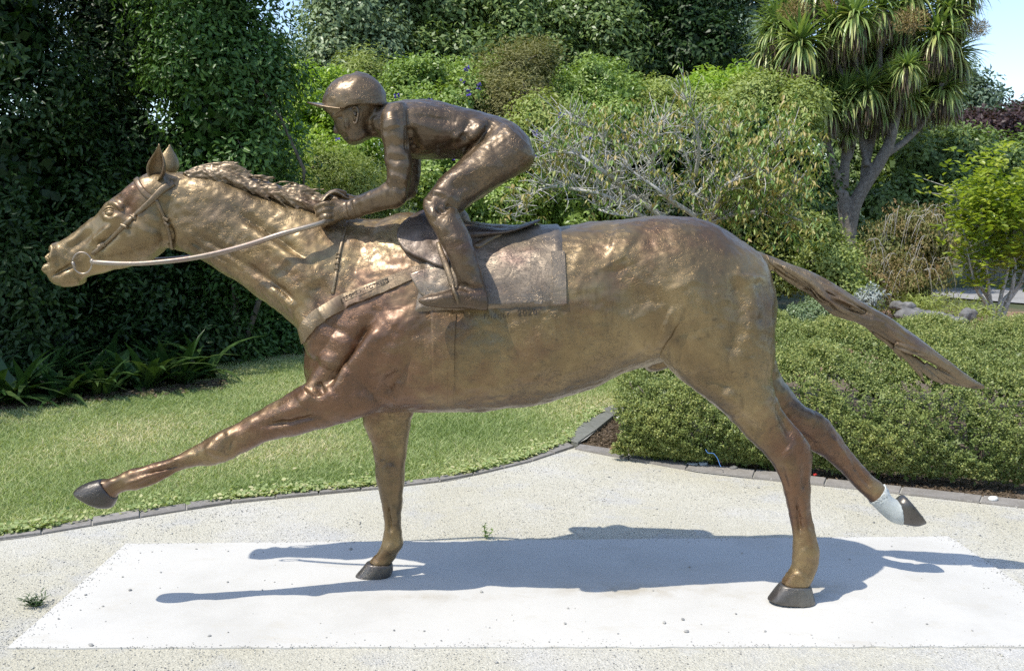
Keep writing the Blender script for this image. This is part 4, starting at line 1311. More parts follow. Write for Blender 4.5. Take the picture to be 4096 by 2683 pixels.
def crown_leaves(lobes, n, clumps, cr, L, W, rng, up=.5, flat=.8, inner=.15, shape=0, lo=-1.0, hang=0.0, spread=.30):
    """lobes: (centre, (rx, ry, rz)); returns arrays for one mesh of leaves gathered in clumps on the lobes' skins"""
    clumps = int(clumps * .55) + 4; cr = cr * 1.28
    C = np.array([l[0] for l in lobes], float); R = np.array([l[1] for l in lobes], float)
    area = (R[:, 0] * R[:, 2] + R[:, 1] * R[:, 2] + R[:, 0] * R[:, 1]); pr = area / area.sum()
    li = rng.choice(len(lobes), clumps, p=pr)
    d = unit(rng.normal(size=(clumps, 3)))
    m = d[:, 2] < lo; d[m, 2] *= -1
    rad = rng.uniform(.80, 1.04, clumps)
    k = rng.random(clumps) < inner; rad[k] = rng.uniform(.3, .8, k.sum())
    cc = C[li] + d * R[li] * rad[:, None]
    outw = unit(d / R[li])
    size = cr * rng.uniform(.6, 1.35, clumps)
    w = size ** 2; ci = rng.choice(clumps, n, p=w / w.sum())
    q = unit(rng.normal(size=(n, 3))); rr = rng.random(n) ** .45
    off = q * rr[:, None]; off[:, 2] *= flat
    pos = cc[ci] + off * size[ci][:, None]
    nr = unit(off * 1.0 + outw[ci] * .45 + np.array([0, 0, up]) + rng.normal(size=(n, 3)) * spread)
    ax = unit(np.cross(nr, rng.normal(size=(n, 3))) + off * .5 + np.array([0, 0, -hang]))
    l = L * rng.uniform(.65, 1.3, n); wd = W * rng.uniform(.7, 1.25, n)
    # every clump has its own hue, every leaf strays from it
    tint = np.clip(rng.uniform(.15, .85, clumps)[ci] * .6 + rng.random(n) * .4, 0, 1)
    v, f, kk = leaf_arrays(pos, ax, nr, l, wd, shape)
    return v, f, np.repeat(tint, kk), cc

def limbs(base, tops, r0, rng, wob=.08, n=7):
    s = Shape()
    base = Vector(base)
    for t, r in tops:
        t = Vector(t); mid = base.lerp(t, .5) + Vector(rng.normal(size=3) * wob * (t - base).length)
        mid.z = base.z + (t.z - base.z) * .55
        s.tube([base, base.lerp(mid, .5) + Vector((0, 0, .02)), mid, t], [r, r * .8, r * .55, r * .15], n=n, sub=3)
    return s

_M = Mat("bark"); _c = _M.coord()
M_BARK = _M.out(_M.ramp(_M.noise(_c, 14, 5, .65), [(.3, (.07, .055, .04)), (.7, (.18, .15, .12))]), .9, 0, _M.bump(_M.noise(_M.coord(scale=(1, 1, .3)), 30, 5), .7, .02))
_M = Mat("pale_bark"); _c = _M.coord()
M_PALE = _M.out(_M.ramp(_M.noise(_c, 26, 5, .7), [(.3, (.20, .18, .15)), (.52, (.42, .40, .36)), (.7, (.60, .59, .55))]), .9, 0, _M.bump(_M.noise(_c, 60, 5), .6, .01))

def dm(d): return d + CAM_Y                      # distance from the camera -> depth
def lobe(px, py, d, rx, ry, rd=None):
    c = P(px, py, dm(d)); k = d / FPX
    return (tuple(c), (rx * k, (rd if rd else rx) * k, ry * k))

def tree(name, label, cat, lobes, n, clumps, cr, L, W, mat, group=None, trunk=True, r0=.12, base=None, seed=0, bark=None, **kw):
    rng = np.random.default_rng(seed + 100)
    cs = np.array([l[0] for l in lobes])
    b = Vector(base) if base is not None else Vector((cs[:, 0].mean(), cs[:, 1].mean() + .1, -.03))
    root = empty(name, b)
    tag(root, label, cat, group)
    v, f, t, cc = crown_leaves(lobes, n, clumps, cr, L, W, rng, **kw)
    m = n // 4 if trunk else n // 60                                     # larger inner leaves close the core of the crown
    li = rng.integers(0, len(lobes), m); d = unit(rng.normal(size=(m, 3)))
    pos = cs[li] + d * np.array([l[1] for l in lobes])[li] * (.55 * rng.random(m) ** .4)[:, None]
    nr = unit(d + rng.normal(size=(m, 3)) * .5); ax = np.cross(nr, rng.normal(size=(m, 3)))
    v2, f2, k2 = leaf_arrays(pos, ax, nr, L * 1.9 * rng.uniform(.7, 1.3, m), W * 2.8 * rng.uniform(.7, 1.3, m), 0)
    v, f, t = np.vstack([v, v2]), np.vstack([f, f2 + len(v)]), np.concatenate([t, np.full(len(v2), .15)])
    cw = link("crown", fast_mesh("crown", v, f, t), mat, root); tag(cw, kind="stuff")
    if trunk:
        tops = [(l[0], r0 * (1 if i == 0 else .6)) for i, l in enumerate(lobes)]
        pick = rng.choice(len(cc), min(14, len(cc)), replace=False)
        s = limbs(b, tops, r0, rng)
        for i in pick:
            c = Vector(cc[i]); j = int(np.argmin(np.linalg.norm(cs - cc[i], axis=1))); o = Vector(cs[j])
            s.tube([o, o.lerp(c, .5) + Vector((0, 0, .05)), c], [r0 * .3, r0 * .2, r0 * .06], n=6, sub=3)
        link("trunk", s.mesh("trunk"), bark or M_BARK, root)
    return root, cc

F_DARK = foliage("leaf_dark", [(0.014, 0.036, 0.007), (0.024, 0.054, 0.012), (0.037, 0.075, 0.017), (0.068, 0.102, 0.022)], .42, .3, .15)
F_EVER_LIT = foliage("leaf_evergreen_lit", [(0.035, 0.083, 0.016), (0.061, 0.131, 0.026), (0.100, 0.187, 0.041), (0.160, 0.241, 0.059)], .40, .35, .2)  # brighter copy of the dark leaf, sunlight put into its colour
F_GREY = foliage("leaf_greygreen", [(0.107, 0.161, 0.075), (0.166, 0.234, 0.107), (0.229, 0.300, 0.137), (0.294, 0.338, 0.155)], .42, .5, .15)
F_BACK = foliage("leaf_back", [(0.088, 0.141, 0.042), (0.140, 0.209, 0.061), (0.205, 0.281, 0.079), (0.274, 0.344, 0.103)], .42, .45, .2)
F_MID = foliage("leaf_mid", [(0.133, 0.218, 0.046), (0.217, 0.321, 0.070), (0.307, 0.409, 0.094), (0.408, 0.486, 0.124)], .42, .5, .25)
F_FRESH = foliage("leaf_fresh", [(0.159, 0.268, 0.033), (0.244, 0.376, 0.048), (0.337, 0.465, 0.065), (0.448, 0.518, 0.098)], .4, .5, .35)
F_LIME = foliage("leaf_lime", [(0.169, 0.242, 0.031), (0.254, 0.339, 0.043), (0.363, 0.424, 0.061), (0.460, 0.484, 0.097)], .36, .5, .4)
F_OLIVE = foliage("leaf_olive", [(0.174, 0.235, 0.054), (0.259, 0.320, 0.083), (0.346, 0.406, 0.110), (0.449, 0.471, 0.165)], .5, .4, .25)
F_RUST = foliage("leaf_rust", [(0.137, 0.153, 0.059), (0.213, 0.215, 0.083), (0.289, 0.267, 0.108), (0.365, 0.349, 0.150)], .6, .3, .2)
F_DROOP = foliage("leaf_droop", [(0.085, 0.180, 0.041), (0.170, 0.279, 0.068), (0.298, 0.362, 0.095), (0.426, 0.362, 0.122), (0.468, 0.329, 0.134)], .42, .5, .3)
F_BOX = foliage("leaf_box", [(0.117, 0.166, 0.051), (0.198, 0.255, 0.073), (0.291, 0.332, 0.098), (0.419, 0.421, 0.129)], .45, .35, .15)
F_WEEP = foliage("leaf_weep", [(0.140, 0.169, 0.053), (0.216, 0.230, 0.079), (0.304, 0.242, 0.106), (0.354, 0.206, 0.106)], .55, .3, .25)
F_PURPLE = foliage("leaf_purple", [(0.042, 0.025, 0.025), (0.063, 0.035, 0.035), (0.091, 0.052, 0.045)], .5, .4, .2)
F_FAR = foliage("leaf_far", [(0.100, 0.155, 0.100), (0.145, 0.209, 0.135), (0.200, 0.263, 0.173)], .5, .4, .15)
F_STRAP = foliage("leaf_strap", [(0.021, 0.053, 0.013), (0.037, 0.085, 0.021), (0.064, 0.117, 0.032), (0.106, 0.149, 0.043)], .32, .5, .15)
F_SWORD = foliage("leaf_sword", [(0.094, 0.169, 0.040), (0.166, 0.258, 0.072), (0.289, 0.377, 0.118), (0.497, 0.496, 0.180)], .34, .5, .2)
F_DEAD = foliage("leaf_dead", [(0.075, 0.058, 0.038), (0.128, 0.094, 0.063), (0.203, 0.151, 0.098)], .7, .2, .1)
F_TAN = foliage("flower_tan", [(.22, .15, .06), (.34, .25, .11), (.42, .33, .17)], .8, .2, .2)
F_GRASS = foliage("grass_blade", [(0.220, 0.299, 0.101), (0.316, 0.396, 0.152), (0.448, 0.495, 0.218), (0.660, 0.598, 0.360), (0.818, 0.673, 0.487)], .5, .35, .3)
F_SILVER = foliage("leaf_silver", [(.22, .25, .24), (.34, .38, .36), (.50, .54, .52)], .6, .3, .1)
M_PETAL = Mat("petal").out((.10, .06, .42), .5)

def flowers(root, cc, count, size, rng, toward=True):
    """small violet flowers on the side of the crown that is in view"""
    cand = cc[np.argsort(cc[:, 1])[: max(count * 4, 8)]]
    pick = rng.choice(len(cand), count, replace=False)
    n = 12
    d = unit(rng.normal(size=(n, 3))); ctr = np.zeros((n, 3)) + d * size * .25
    v, f, k = leaf_arrays(ctr, d, unit(rng.normal(size=(n, 3))), np.full(n, size * .7), np.full(n, size * .6), 0)
    me = fast_mesh("flower", v, f); me.materials.append(M_PETAL)
    for i in pick:
        o = bpy.data.objects.new("flower", me); COL.objects.link(o); o.parent = root
        o.location = Vector(cand[i]) + Vector((rng.uniform(-.1, .1), -.22, rng.uniform(-.05, .15))) - root.location
        o.rotation_euler = rng.uniform(0, 6, 3)

R_ = np.random.default_rng
# ---- left: three shaded evergreens and the taller trees beside them, outside the picture
tree("evergreen_tree", "dark shaded evergreen filling the left edge above the strap-leaved plants", "tree",
     [lobe(-60, 150, 8.7, 420, 420), lobe(60, 700, 8.9, 400, 420), lobe(120, 1150, 9.0, 420, 340), lobe(-350, 500, 9.2, 420, 600), lobe(150, 1380, 8.9, 380, 130)], 46000, 360, .27, .066, .027, F_DARK, seed=1, shape=1, r0=.03)
tree("evergreen_tree", "dark evergreen behind the horse's head and ears, glossy leaves catching some sun", "tree",
     [lobe(500, 120, 10.4, 360, 420), lobe(480, 650, 10.0, 340, 380), lobe(600, 1100, 10.2, 420, 340), lobe(620, 1340, 9.6, 330, 140), lobe(850, 1350, 9.9, 220, 140)], 46000, 360, .27, .066, .027, F_DARK, seed=2, shape=1, r0=.03)
tree("evergreen_tree", "tall evergreen with sunlit small leaves, its right edge against the gap of blue sky", "tree",
     [lobe(820, 0, 9.3, 270, 350), lobe(870, 450, 9.3, 250, 380), lobe(920, 850, 9.7, 250, 380), lobe(1000, 1180, 10.3, 230, 280), lobe(1040, 1360, 10.2, 200, 130), lobe(800, -450, 9.6, 240, 350)], 60000, 420, .24, .062, .025, F_EVER_LIT, seed=3, shape=1, r0=.03)
for i, (x, y, r, h) in enumerate(((-7.6, 2.7, 1.6, 8.6), (-9.6, 4.8, 2.2, 10.0), (-7.0, 4.5, 1.3, 7.2), (-11.4, 2.6, 2.0, 9.0))):
    tree("evergreen_tree", ("tall evergreen left of the picture shading the lawn", "tallest evergreen left of the picture, behind the others", "slim evergreen left of the picture beside the dark hedge", "broad evergreen left of the picture, nearest the path")[i], "tree",
         [((x, y, h * .78), (r * .8, r * .8, h * .24)), ((x + .2, y - .2, h * .45), (r, r, h * .3)), ((x - .4, y + .3, h * .2), (r * .95, r * .95, h * .2))], 20000, 260, .5, .10, .05, F_DARK, seed=20 + i, inner=.4, r0=.2)

# ---- unseen trees added behind the camera to darken what the bronze mirrors
for i, x in enumerate((-15, -10, -5.5, -1, 4, 9, 14)):
    h = 5.0 + 1.2 * math.sin(i * 2.1)
    tree("broadleaf_tree", ("%s unseen tree in the row added behind the viewer to darken reflections" % ("leftmost", "second from the left", "third from the left", "middle", "third from the right", "second from the right", "rightmost")[i]), "tree",
         [((x, -14 - .8 * (i % 2), h * .62), (2.6, 2.0, h * .38)), ((x + 1.2, -14.4, h * .35), (2.2, 1.8, h * .33))], 7000, 120, .7, .2, .11, F_MID, seed=120 + i, group="trees added behind the viewer", inner=.4, r0=.16)

# ---- tall trees at the back
BACK = "tall trees at the back"
tree("broadleaf_tree", "grey-green small-leaved tree right of the sky gap, above the jockey's cap", "tree",
     [lobe(1420, 60, 18.5, 210, 200), lobe(1340, 200, 18.0, 150, 190), lobe(1500, 260, 18.2, 140, 170), lobe(1350, 330, 17.6, 190, 130), lobe(1350, -120, 18.5, 130, 160), lobe(1530, -120, 19, 170, 200)], 30000, 330, .30, .11, .05, F_GREY, seed=4, group=BACK)
tree("broadleaf_tree", "green domed tree behind the jockey's back with dark bare limbs under its crown", "tree",
     [lobe(1790, 60, 19.5, 170, 170), lobe(1960, 30, 19.8, 170, 190), lobe(1680, 260, 18.5, 120, 120), lobe(1850, 230, 18.8, 150, 110), lobe(2060, 170, 19.2, 120, 120), lobe(1720, 380, 17.6, 130, 90)], 30000, 300, .30, .12, .055, F_BACK, seed=5, group=BACK)
tree("broadleaf_tree", "round-clumped green tree in the middle of the back row", "tree",
     [lobe(2330, 40, 20, 190, 170), lobe(2240, 200, 19.5, 130, 110), lobe(2420, 190, 19.5, 130, 120), lobe(2180, 60, 20.3, 110, 150)], 22000, 240, .32, .12, .055, F_BACK, seed=6, group=BACK)
tree("broadleaf_tree", "darkest tree of the back row, left of the cabbage tree", "tree",
     [lobe(2640, 60, 20.5, 190, 210), lobe(2760, 200, 20, 160, 150), lobe(2560, 240, 20, 130, 110), lobe(2830, 40, 20.8, 130, 190)], 24000, 260, .32, .12, .055, F_DARK, seed=7, group=BACK)
tree("broadleaf_tree", "distant grey-green tree seen beside the crown of the cabbage tree", "tree",
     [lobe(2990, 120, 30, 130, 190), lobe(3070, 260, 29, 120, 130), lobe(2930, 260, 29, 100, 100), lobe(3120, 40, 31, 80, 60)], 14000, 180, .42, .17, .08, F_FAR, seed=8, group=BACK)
tree("broadleaf_tree", "far dark tree standing behind the gaps of the back row", "tree",
     [lobe(1650, 120, 27, 170, 330), lobe(2120, 250, 27, 260, 200), lobe(2500, 150, 27, 180, 250), lobe(1330, 350, 25, 260, 200)], 16000, 240, .6, .2, .1, F_DARK, seed=9, inner=.4)

# a far wood closes the view between the trunks
rng = R_(55)
wood = [((x, 34 + 5 * math.sin(x * .21), 1.6), (3.6, 2.5, 2.6 + .9 * math.sin(x * .7) + 1.2 * (x < 6))) for x in np.arange(-30, 50, 3.0)]
v, f, t, _ = crown_leaves(wood, 84000, 1300, .7, .46, .28, rng)
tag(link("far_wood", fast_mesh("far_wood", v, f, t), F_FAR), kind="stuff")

# ---- sunny shrubs in front of them
SHR = "sunlit shrubs behind the statue"
_, cc = tree("flowering_bush", "bright green bush with a few violet flowers left of the jockey's face", "bush",
     [lobe(1230, 560, 13.2, 150, 190), lobe(1180, 780, 12.6, 130, 190), lobe(1330, 420, 13.6, 150, 110), lobe(1400, 640, 13.0, 150, 190), lobe(1170, 330, 13.8, 70, 70), lobe(1200, 1000, 12.4, 120, 200)], 26000, 300, .17, .065, .032, F_FRESH, seed=10, group=SHR, shape=0)
flowers(_, cc, 14, .05, R_(1))
tree("feathery_bush", "fine-leaved yellow-green bush between the horse's mane and the jockey's arm", "bush",
     [lobe(1320, 680, 11.6, 90, 100), lobe(1420, 730, 11.4, 110, 90), lobe(1520, 800, 11.4, 130, 90), lobe(1300, 800, 11.8, 110, 120)], 18000, 150, .16, .055, .010, F_OLIVE, seed=11, group=SHR, up=.9, spread=.6)
tree("feathery_bush", "soft yellow-green conifer top just above the jockey's cap", "bush",
     [lobe(1450, 300, 15.0, 90, 75), lobe(1420, 400, 14.8, 110, 80)], 9000, 90, .18, .07, .015, F_OLIVE, seed=12, group=SHR, up=.9, spread=.6)
_, cc = tree("flowering_bush", "dense green bush with violet flowers above the jockey's back", "bush",
     [lobe(1700, 330, 14.2, 130, 90), lobe(1640, 440, 13.8, 110, 110), lobe(1830, 420, 13.6, 130, 110), lobe(1740, 560, 13.2, 160, 140), lobe(1900, 300, 14.6, 100, 60)], 22000, 260, .17, .065, .032, F_MID, seed=13, group=SHR)
flowers(_, cc, 14, .055, R_(2))
tree("shaded_bush", "low dark green bush between the jockey's arm and thigh", "bush",
     [lobe(1760, 700, 13.0, 190, 110), lobe(1950, 820, 12.2, 170, 110), lobe(2120, 760, 12.8, 150, 150), lobe(2300, 850, 12.6, 200, 110)], 22000, 240, .18, .065, .034, F_MID, seed=14, group=SHR)
tree("heath_bush", "brownish heath-like bush rising behind the jockey's hip", "bush",
     [lobe(2060, 300, 14.0, 130, 110), lobe(1960, 420, 13.6, 110, 110), lobe(2110, 460, 13.4, 120, 130), lobe(2170, 250, 14.4, 70, 60)], 22000, 200, .20, .075, .012, F_RUST, seed=15, group=SHR, up=1.2, spread=.5)
_, cc = tree("flowering_bush", "yellow-green bush with violet flowers behind the jockey's seat", "bush",
     [lobe(2180, 520, 12.8, 120, 130), lobe(2080, 600, 12.6, 110, 110), lobe(2250, 640, 12.6, 130, 120)], 13000, 160, .17, .06, .028, F_OLIVE, seed=16, group=SHR)
flowers(_, cc, 16, .055, R_(3))
tree("round_bush", "rounded light-green bush in the middle below the dark trees", "bush",
     [lobe(2380, 330, 15.0, 150, 90), lobe(2280, 420, 14.6, 110, 90), lobe(2470, 400, 14.6, 120, 90), lobe(2360, 480, 14.2, 170, 90)], 22000, 230, .16, .06, .026, F_MID, seed=17, group=SHR)
tree("round_bush", "low yellow-green bush right of the rounded light-green bush", "bush",
     [lobe(2650, 380, 15.6, 130, 50), lobe(2600, 450, 15.0, 150, 80), lobe(2780, 440, 15.2, 110, 70)], 13000, 150, .17, .06, .026, F_OLIVE, seed=18, group=SHR)
tree("glossy_bush", "glossy deep-green bush below the distant grey-green tree", "bush",
     [lobe(2870, 360, 15.8, 110, 60), lobe(2820, 410, 15.4, 90, 50), lobe(2950, 330, 16.2, 60, 40)], 9000, 110, .18, .09, .045, F_FRESH, seed=19, group=SHR)
tree("round_bush", "golden-green spreading bush at the left foot of the cabbage tree's crown", "bush",
     [lobe(3010, 390, 14.8, 120, 70), lobe(3140, 420, 14.6, 130, 80), lobe(2930, 470, 14.4, 130, 80), lobe(3180, 520, 14.2, 90, 90)], 18000, 190, .18, .065, .03, F_OLIVE, seed=30, group=SHR)
tree("shaded_bush", "dark undergrowth behind the pale bare branches", "bush",
     [lobe(2560, 640, 13.8, 330, 160), lobe(2900, 660, 13.6, 260, 190), lobe(2700, 850, 13.2, 420, 150), lobe(3130, 760, 13.4, 170, 210), lobe(3100, 950, 13.0, 200, 200)], 30000, 330, .2, .07, .034, F_DARK, seed=31)

# ---- right: hedge, purple tree, far trees
tree("hedge_tree", "big rounded green hedge tree right of the cabbage tree's trunk", "tree",
     [lobe(3680, 660, 19, 190, 120), lobe(3850, 640, 19.4, 190, 110), lobe(4050, 660, 19.4, 150, 110), lobe(3560, 820, 18.6, 170, 130), lobe(3800, 850, 18.4, 220, 150), lobe(4080, 850, 18.6, 160, 160), lobe(3520, 960, 18.2, 120, 90), lobe(3390, 700, 20, 130, 170), lobe(3300, 850, 19, 120, 130), lobe(3520, 590, 20, 130, 110)], 34000, 380, .28, .11, .055, F_BACK, seed=32)
tree("purple_tree", "purple-leaved tree beyond the green hedge tree", "tree",
     [lobe(3980, 520, 25, 160, 60), lobe(4120, 500, 25.5, 120, 60), lobe(3850, 550, 25, 120, 50)], 9000, 130, .35, .14, .06, F_PURPLE, seed=33)
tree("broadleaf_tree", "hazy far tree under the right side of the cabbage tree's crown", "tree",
     [lobe(3780, 400, 36, 160, 90), lobe(3680, 480, 35, 130, 80), lobe(3930, 440, 36, 80, 60), lobe(3860, 340, 37, 60, 45)], 9000, 140, .5, .2, .1, F_FAR, seed=34)
tree("broadleaf_tree", "small dark tree top on the far right against the sky", "tree",
     [lobe(4070, 470, 34, 60, 32), lobe(4110, 490, 34, 60, 40)], 3000, 50, .4, .2, .09, F_DARK, seed=35)
root, cc = tree("weeping_shrub", "brown weeping shrub with bare grey twigs beside the cabbage tree's trunk", "shrub",
     [lobe(3640, 880, 13.6, 120, 80), lobe(3560, 1010, 13.4, 130, 130), lobe(3720, 1000, 13.4, 110, 140), lobe(3500, 1130, 13.0, 110, 120), lobe(3650, 1150, 13.0, 140, 110)], 15000, 210, .16, .05, .016, F_WEEP, seed=36, hang=1.2, bark=M_PALE, r0=.05)
rng = R_(44); s = Shape()
for k in range(110):
    c = Vector(cc[rng.integers(len(cc))]); ln = rng.uniform(.2, .55); x = rng.uniform(-.35, .35)
    s.tube([c + Vector((0, -.08, .1)), c + Vector((x * .5, -.14, .12)), c + Vector((x, -.16, -ln * .5)), c + Vector((x * 1.1, -.14, -ln))], [.004, .0035, .0025, .0015], n=5, sub=3)
tag(link("bare_twigs", s.mesh("bare_twigs"), M_PALE, root), kind="stuff")
tree("small_bush", "low bush of mixed green at the foot of the weeping shrub", "bush",
     [lobe(3330, 1080, 12.0, 130, 110), lobe(3200, 1000, 12.4, 120, 140), lobe(3440, 1180, 11.6, 90, 70)], 14000, 170, .15, .06, .026, F_OLIVE, seed=37)
tree("grey_bush", "low grey-leaved bush behind the box hedge under the tail", "bush",
     [lobe(3290, 1245, 8.9, 100, 40), lobe(3390, 1262, 8.8, 60, 30), lobe(3210, 1265, 8.8, 60, 30)], 6000, 90, .08, .03, .012, F_GREY, seed=38, trunk=False)
tree("silver_plant", "small white-leaved plant beside the grey-leaved bush", "plant",
     [lobe(3480, 1190, 10.5, 38, 26)], 500, 30, .07, .06, .02, F_SILVER, seed=39, trunk=False)
tree("grass_tussock", "dry grass and low weeds beside the rocks", "plant",
     [lobe(3700, 1215, 12.5, 110, 16), lobe(3900, 1245, 11.5, 90, 14)], 1500, 70, .12, .09, .012, F_OLIVE, seed=40, trunk=False, up=.1)

# ---- cabbage tree: pale forked trunks, heads of sword leaves with dead skirts
TR = lambda x, y: (2800 + x / 1.199, y / 1.199)
D_CT = 17.0
def ctp(x, y, d=0.0): return P(*TR(x, y), dm(D_CT + d))
ct = empty("cabbage_tree", Vector((ctp(705, 1190).x, dm(D_CT), -.03)))
tag(ct, "cabbage tree with pale forked trunks and heads of sword-shaped leaves over dead skirts", "tree")
b0 = Vector((ct.location.x, ct.location.y, -.05))
s = Shape()
w_ = D_CT / FPX
def limb(pts, r): s.tube(pts, [x * w_ / 1.199 for x in r], n=10, sub=4)
limb([b0, ctp(703, 1250), ctp(710, 1150), ctp(711, 1100), ctp(714, 1060)], [52, 46, 40, 37, 20])
limb([ctp(710, 1140), ctp(738, 995), ctp(790, 890), ctp(860, 780), ctp(910, 680), ctp(935, 570), ctp(960, 470), ctp(985, 380)], [36, 34, 32, 30, 26, 24, 22, 20])
limb([ctp(708, 1140), ctp(686, 955), ctp(690, 850), ctp(700, 740), ctp(712, 600), ctp(690, 420), ctp(640, 260)], [34, 30, 26, 22, 20, 18, 16])
limb([ctp(690, 960), ctp(655, 870), ctp(640, 800, -.1), ctp(600, 650, -.1), ctp(550, 480, -.1), ctp(500, 300, -.1)], [24, 22, 18, 17, 16, 14])
limb([ctp(790, 890), ctp(800, 760, .2), ctp(830, 640, .2), ctp(850, 500, .2), ctp(860, 300, .2), ctp(850, 100, .2)], [26, 22, 20, 18, 16, 14])
limb([ctp(712, 760), ctp(760, 560, .1), ctp(750, 400, .1), ctp(740, 200, .1)], [18, 18, 17, 14])
limb([ctp(880, 750), ctp(980, 680, .2), ctp(1060, 600, .3), ctp(1120, 500, .3), ctp(1170, 360, .3), ctp(1200, 150, .3)], [18, 16, 15, 14, 13, 12])
limb([ctp(800, 800), ctp(780, 600, .3), ctp(930, 350, .4), ctp(1000, 150, .4)], [16, 15, 14, 12])
_M = Mat("cabbage_tree_bark"); _c = _M.coord()
M_CORK = _M.out(_M.ramp(_M.noise(_c, 18, 5, .7), [(.3, (.12, .10, .08)), (.55, (.22, .19, .155)), (.72, (.33, .29, .245))]), .95, 0, _M.bump(_M.noise(_M.coord(scale=(1, 1, .4)), 40, 5), .9, .02))
link("trunk", s.welded("trunk", .022, 2), M_CORK, ct)
HEADS = [(480, 205, -.5, 1.05), (640, 130, -.3, 1.0), (740, 75, -.6, .95), (370, 130, .2, .9), (870, 40, .0, .9), (995, 320, -.9, .62), (1140, 170, .1, 1.0), (1190, 60, .2, 1.0), (1215, 260, .5, .95), (1170, 430, .4, .95),
         (620, 480, .3, .85), (705, 640, -.1, .45), (560, -60, .0, 1.0), (1010, -20, .3, 1.0), (760, -140, .2, 1.0), (440, 300, .2, .9), (880, 420, .7, .9), (760, 330, .8, .9), (660, 260, .5, .9), (540, 400, .6, .8), (1060, 460, .7, .8), (950, 220, .6, .95), (420, 60, .3, 1.0), (600, 340, .8, 1.0), (840, 260, .9, 1.0), (1080, 330, .8, 1.0), (700, 180, .4, 1.0), (980, 90, .5, 1.0), (1250, -60, .3, 1.0), (330, 240, .3, .8), (610, 520, -.3, .8), (700, 470, -.2, .85), (800, 430, -.3, .85), (860, 520, .1, .8), (560, 420, -.2, .8), (1010, 480, .3, .8), (930, 400, -.1, .8)]
def blade(length, width, droop, n=4):
    vs, fs = [], []
    for i in range(n + 1):
        u = i / n
        x = length * (u - .18 * droop * u ** 3); z = -length * droop * .62 * u ** 2.2
        w = width * (.55 + 1.0 * math.sin(math.pi * min(u * .9 + .12, 1))) * (1 - u ** 4) * .5 + .0008
        vs += [(x, -w, z + w * .35), (x, 0, z), (x, w, z + w * .35)]
    for i in range(n):
        for j in (0, 1):
            a = i * 3 + j; fs.append((a, a + 1, a + 4, a + 3))
    return np.array(vs), np.array(fs)
VAR = []
for k in range(6):
    v, f = blade(.68, .036, (.15, .45, .8, 1.1, .3, .6)[k])
    me = fast_mesh("leaf", v, f, np.full(len(v), (.35, .55, .8, .95, .25, .6)[k]), True); me.materials.append(F_SWORD); VAR.append((v, f, me))
rng = R_(60)
for hx, hy, hd, hs in HEADS:
    hc_ = ctp(hx, hy, hd)
    allv, allf, allt, o_ = [], [], [], 0
    parts = []
    for k in range(230):
        el = math.asin(rng.uniform(-.85, 1.0)); az = rng.uniform(0, 2 * math.pi)
        vi = min(int(max(0, (1.0 - el / 1.4) * 2.0) + rng.integers(0, 2)), 3) if rng.random() < .8 else int(rng.integers(4, 6))
        Rm = Matrix.Rotation(az, 4, 'Z') @ Matrix.Rotation(-el, 4, 'Y')
        sc_ = hs * rng.uniform(.75, 1.1)
        if k % 13 == 0 and len(parts) < 16:
            parts.append((vi, Rm, sc_)); continue
        v, f, _ = VAR[vi]
        w = (np.array(Rm.to_3x3()) @ (v * sc_).T).T + np.array(hc_)
        allv.append(w); allf.append(f + o_); allt.append(np.full(len(v), np.clip((.3, .5, .7, .9, .3, .6)[vi] + rng.uniform(-.25, .25), 0, 1))); o_ += len(v)
    head = link("leaf_head", fast_mesh("leaf_head", np.vstack(allv), np.vstack(allf), np.concatenate(allt), True), F_SWORD, ct)
    tag(head, kind="stuff")
    for vi, Rm, sc_ in parts:
        o = bpy.data.objects.new("leaf", VAR[vi][2]); COL.objects.link(o); o.parent = head
        o.matrix_local = Matrix.Translation(hc_) @ Rm @ Matrix.Scale(sc_, 4)
    # dead leaves hanging below the head
    n = int(200 * hs)
    a = rng.uniform(0, 6.28, n); r = rng.uniform(.02, .2, n) * hs
    c = np.array(hc_) + np.stack([np.cos(a) * r, np.sin(a) * r, rng.uniform(-.3, .0, n) * hs], 1)
    ax = np.stack([np.cos(a) * .45, np.sin(a) * .45, -np.ones(n)], 1) + rng.normal(size=(n, 3)) * .15
    v, f, k = leaf_arrays(c, ax, np.stack([np.cos(a), np.sin(a), np.full(n, .3)], 1), rng.uniform(.3, .6, n) * hs, np.full(n, .03), 0)
    tag(link("dead_skirt", fast_mesh("dead_skirt", v, f, np.repeat(rng.random(n), k)), F_DEAD, ct), kind="stuff")
for hx, hy, hd, r in ((1010, 100, -1.0, .26), (450, 55, -.4, .24), (1330, 140, .0, .18), (640, 20, -.4, .2)):
    n = 900
    a0 = unit(rng.normal(size=(n, 3))); c = np.array(ctp(hx, hy, hd)) + a0 * (r * rng.random(n) ** .6)[:, None] * np.array([1.1, 1, .8])
    v, f, k = leaf_arrays(c, a0 + rng.normal(size=(n, 3)) * .5, rng.normal(size=(n, 3)), rng.uniform(.03, .07, n), np.full(n, .010), 0)
    tag(link("flower_panicle", fast_mesh("flower_panicle", v, f, np.repeat(rng.random(n), k)), F_TAN, ct), kind="stuff")

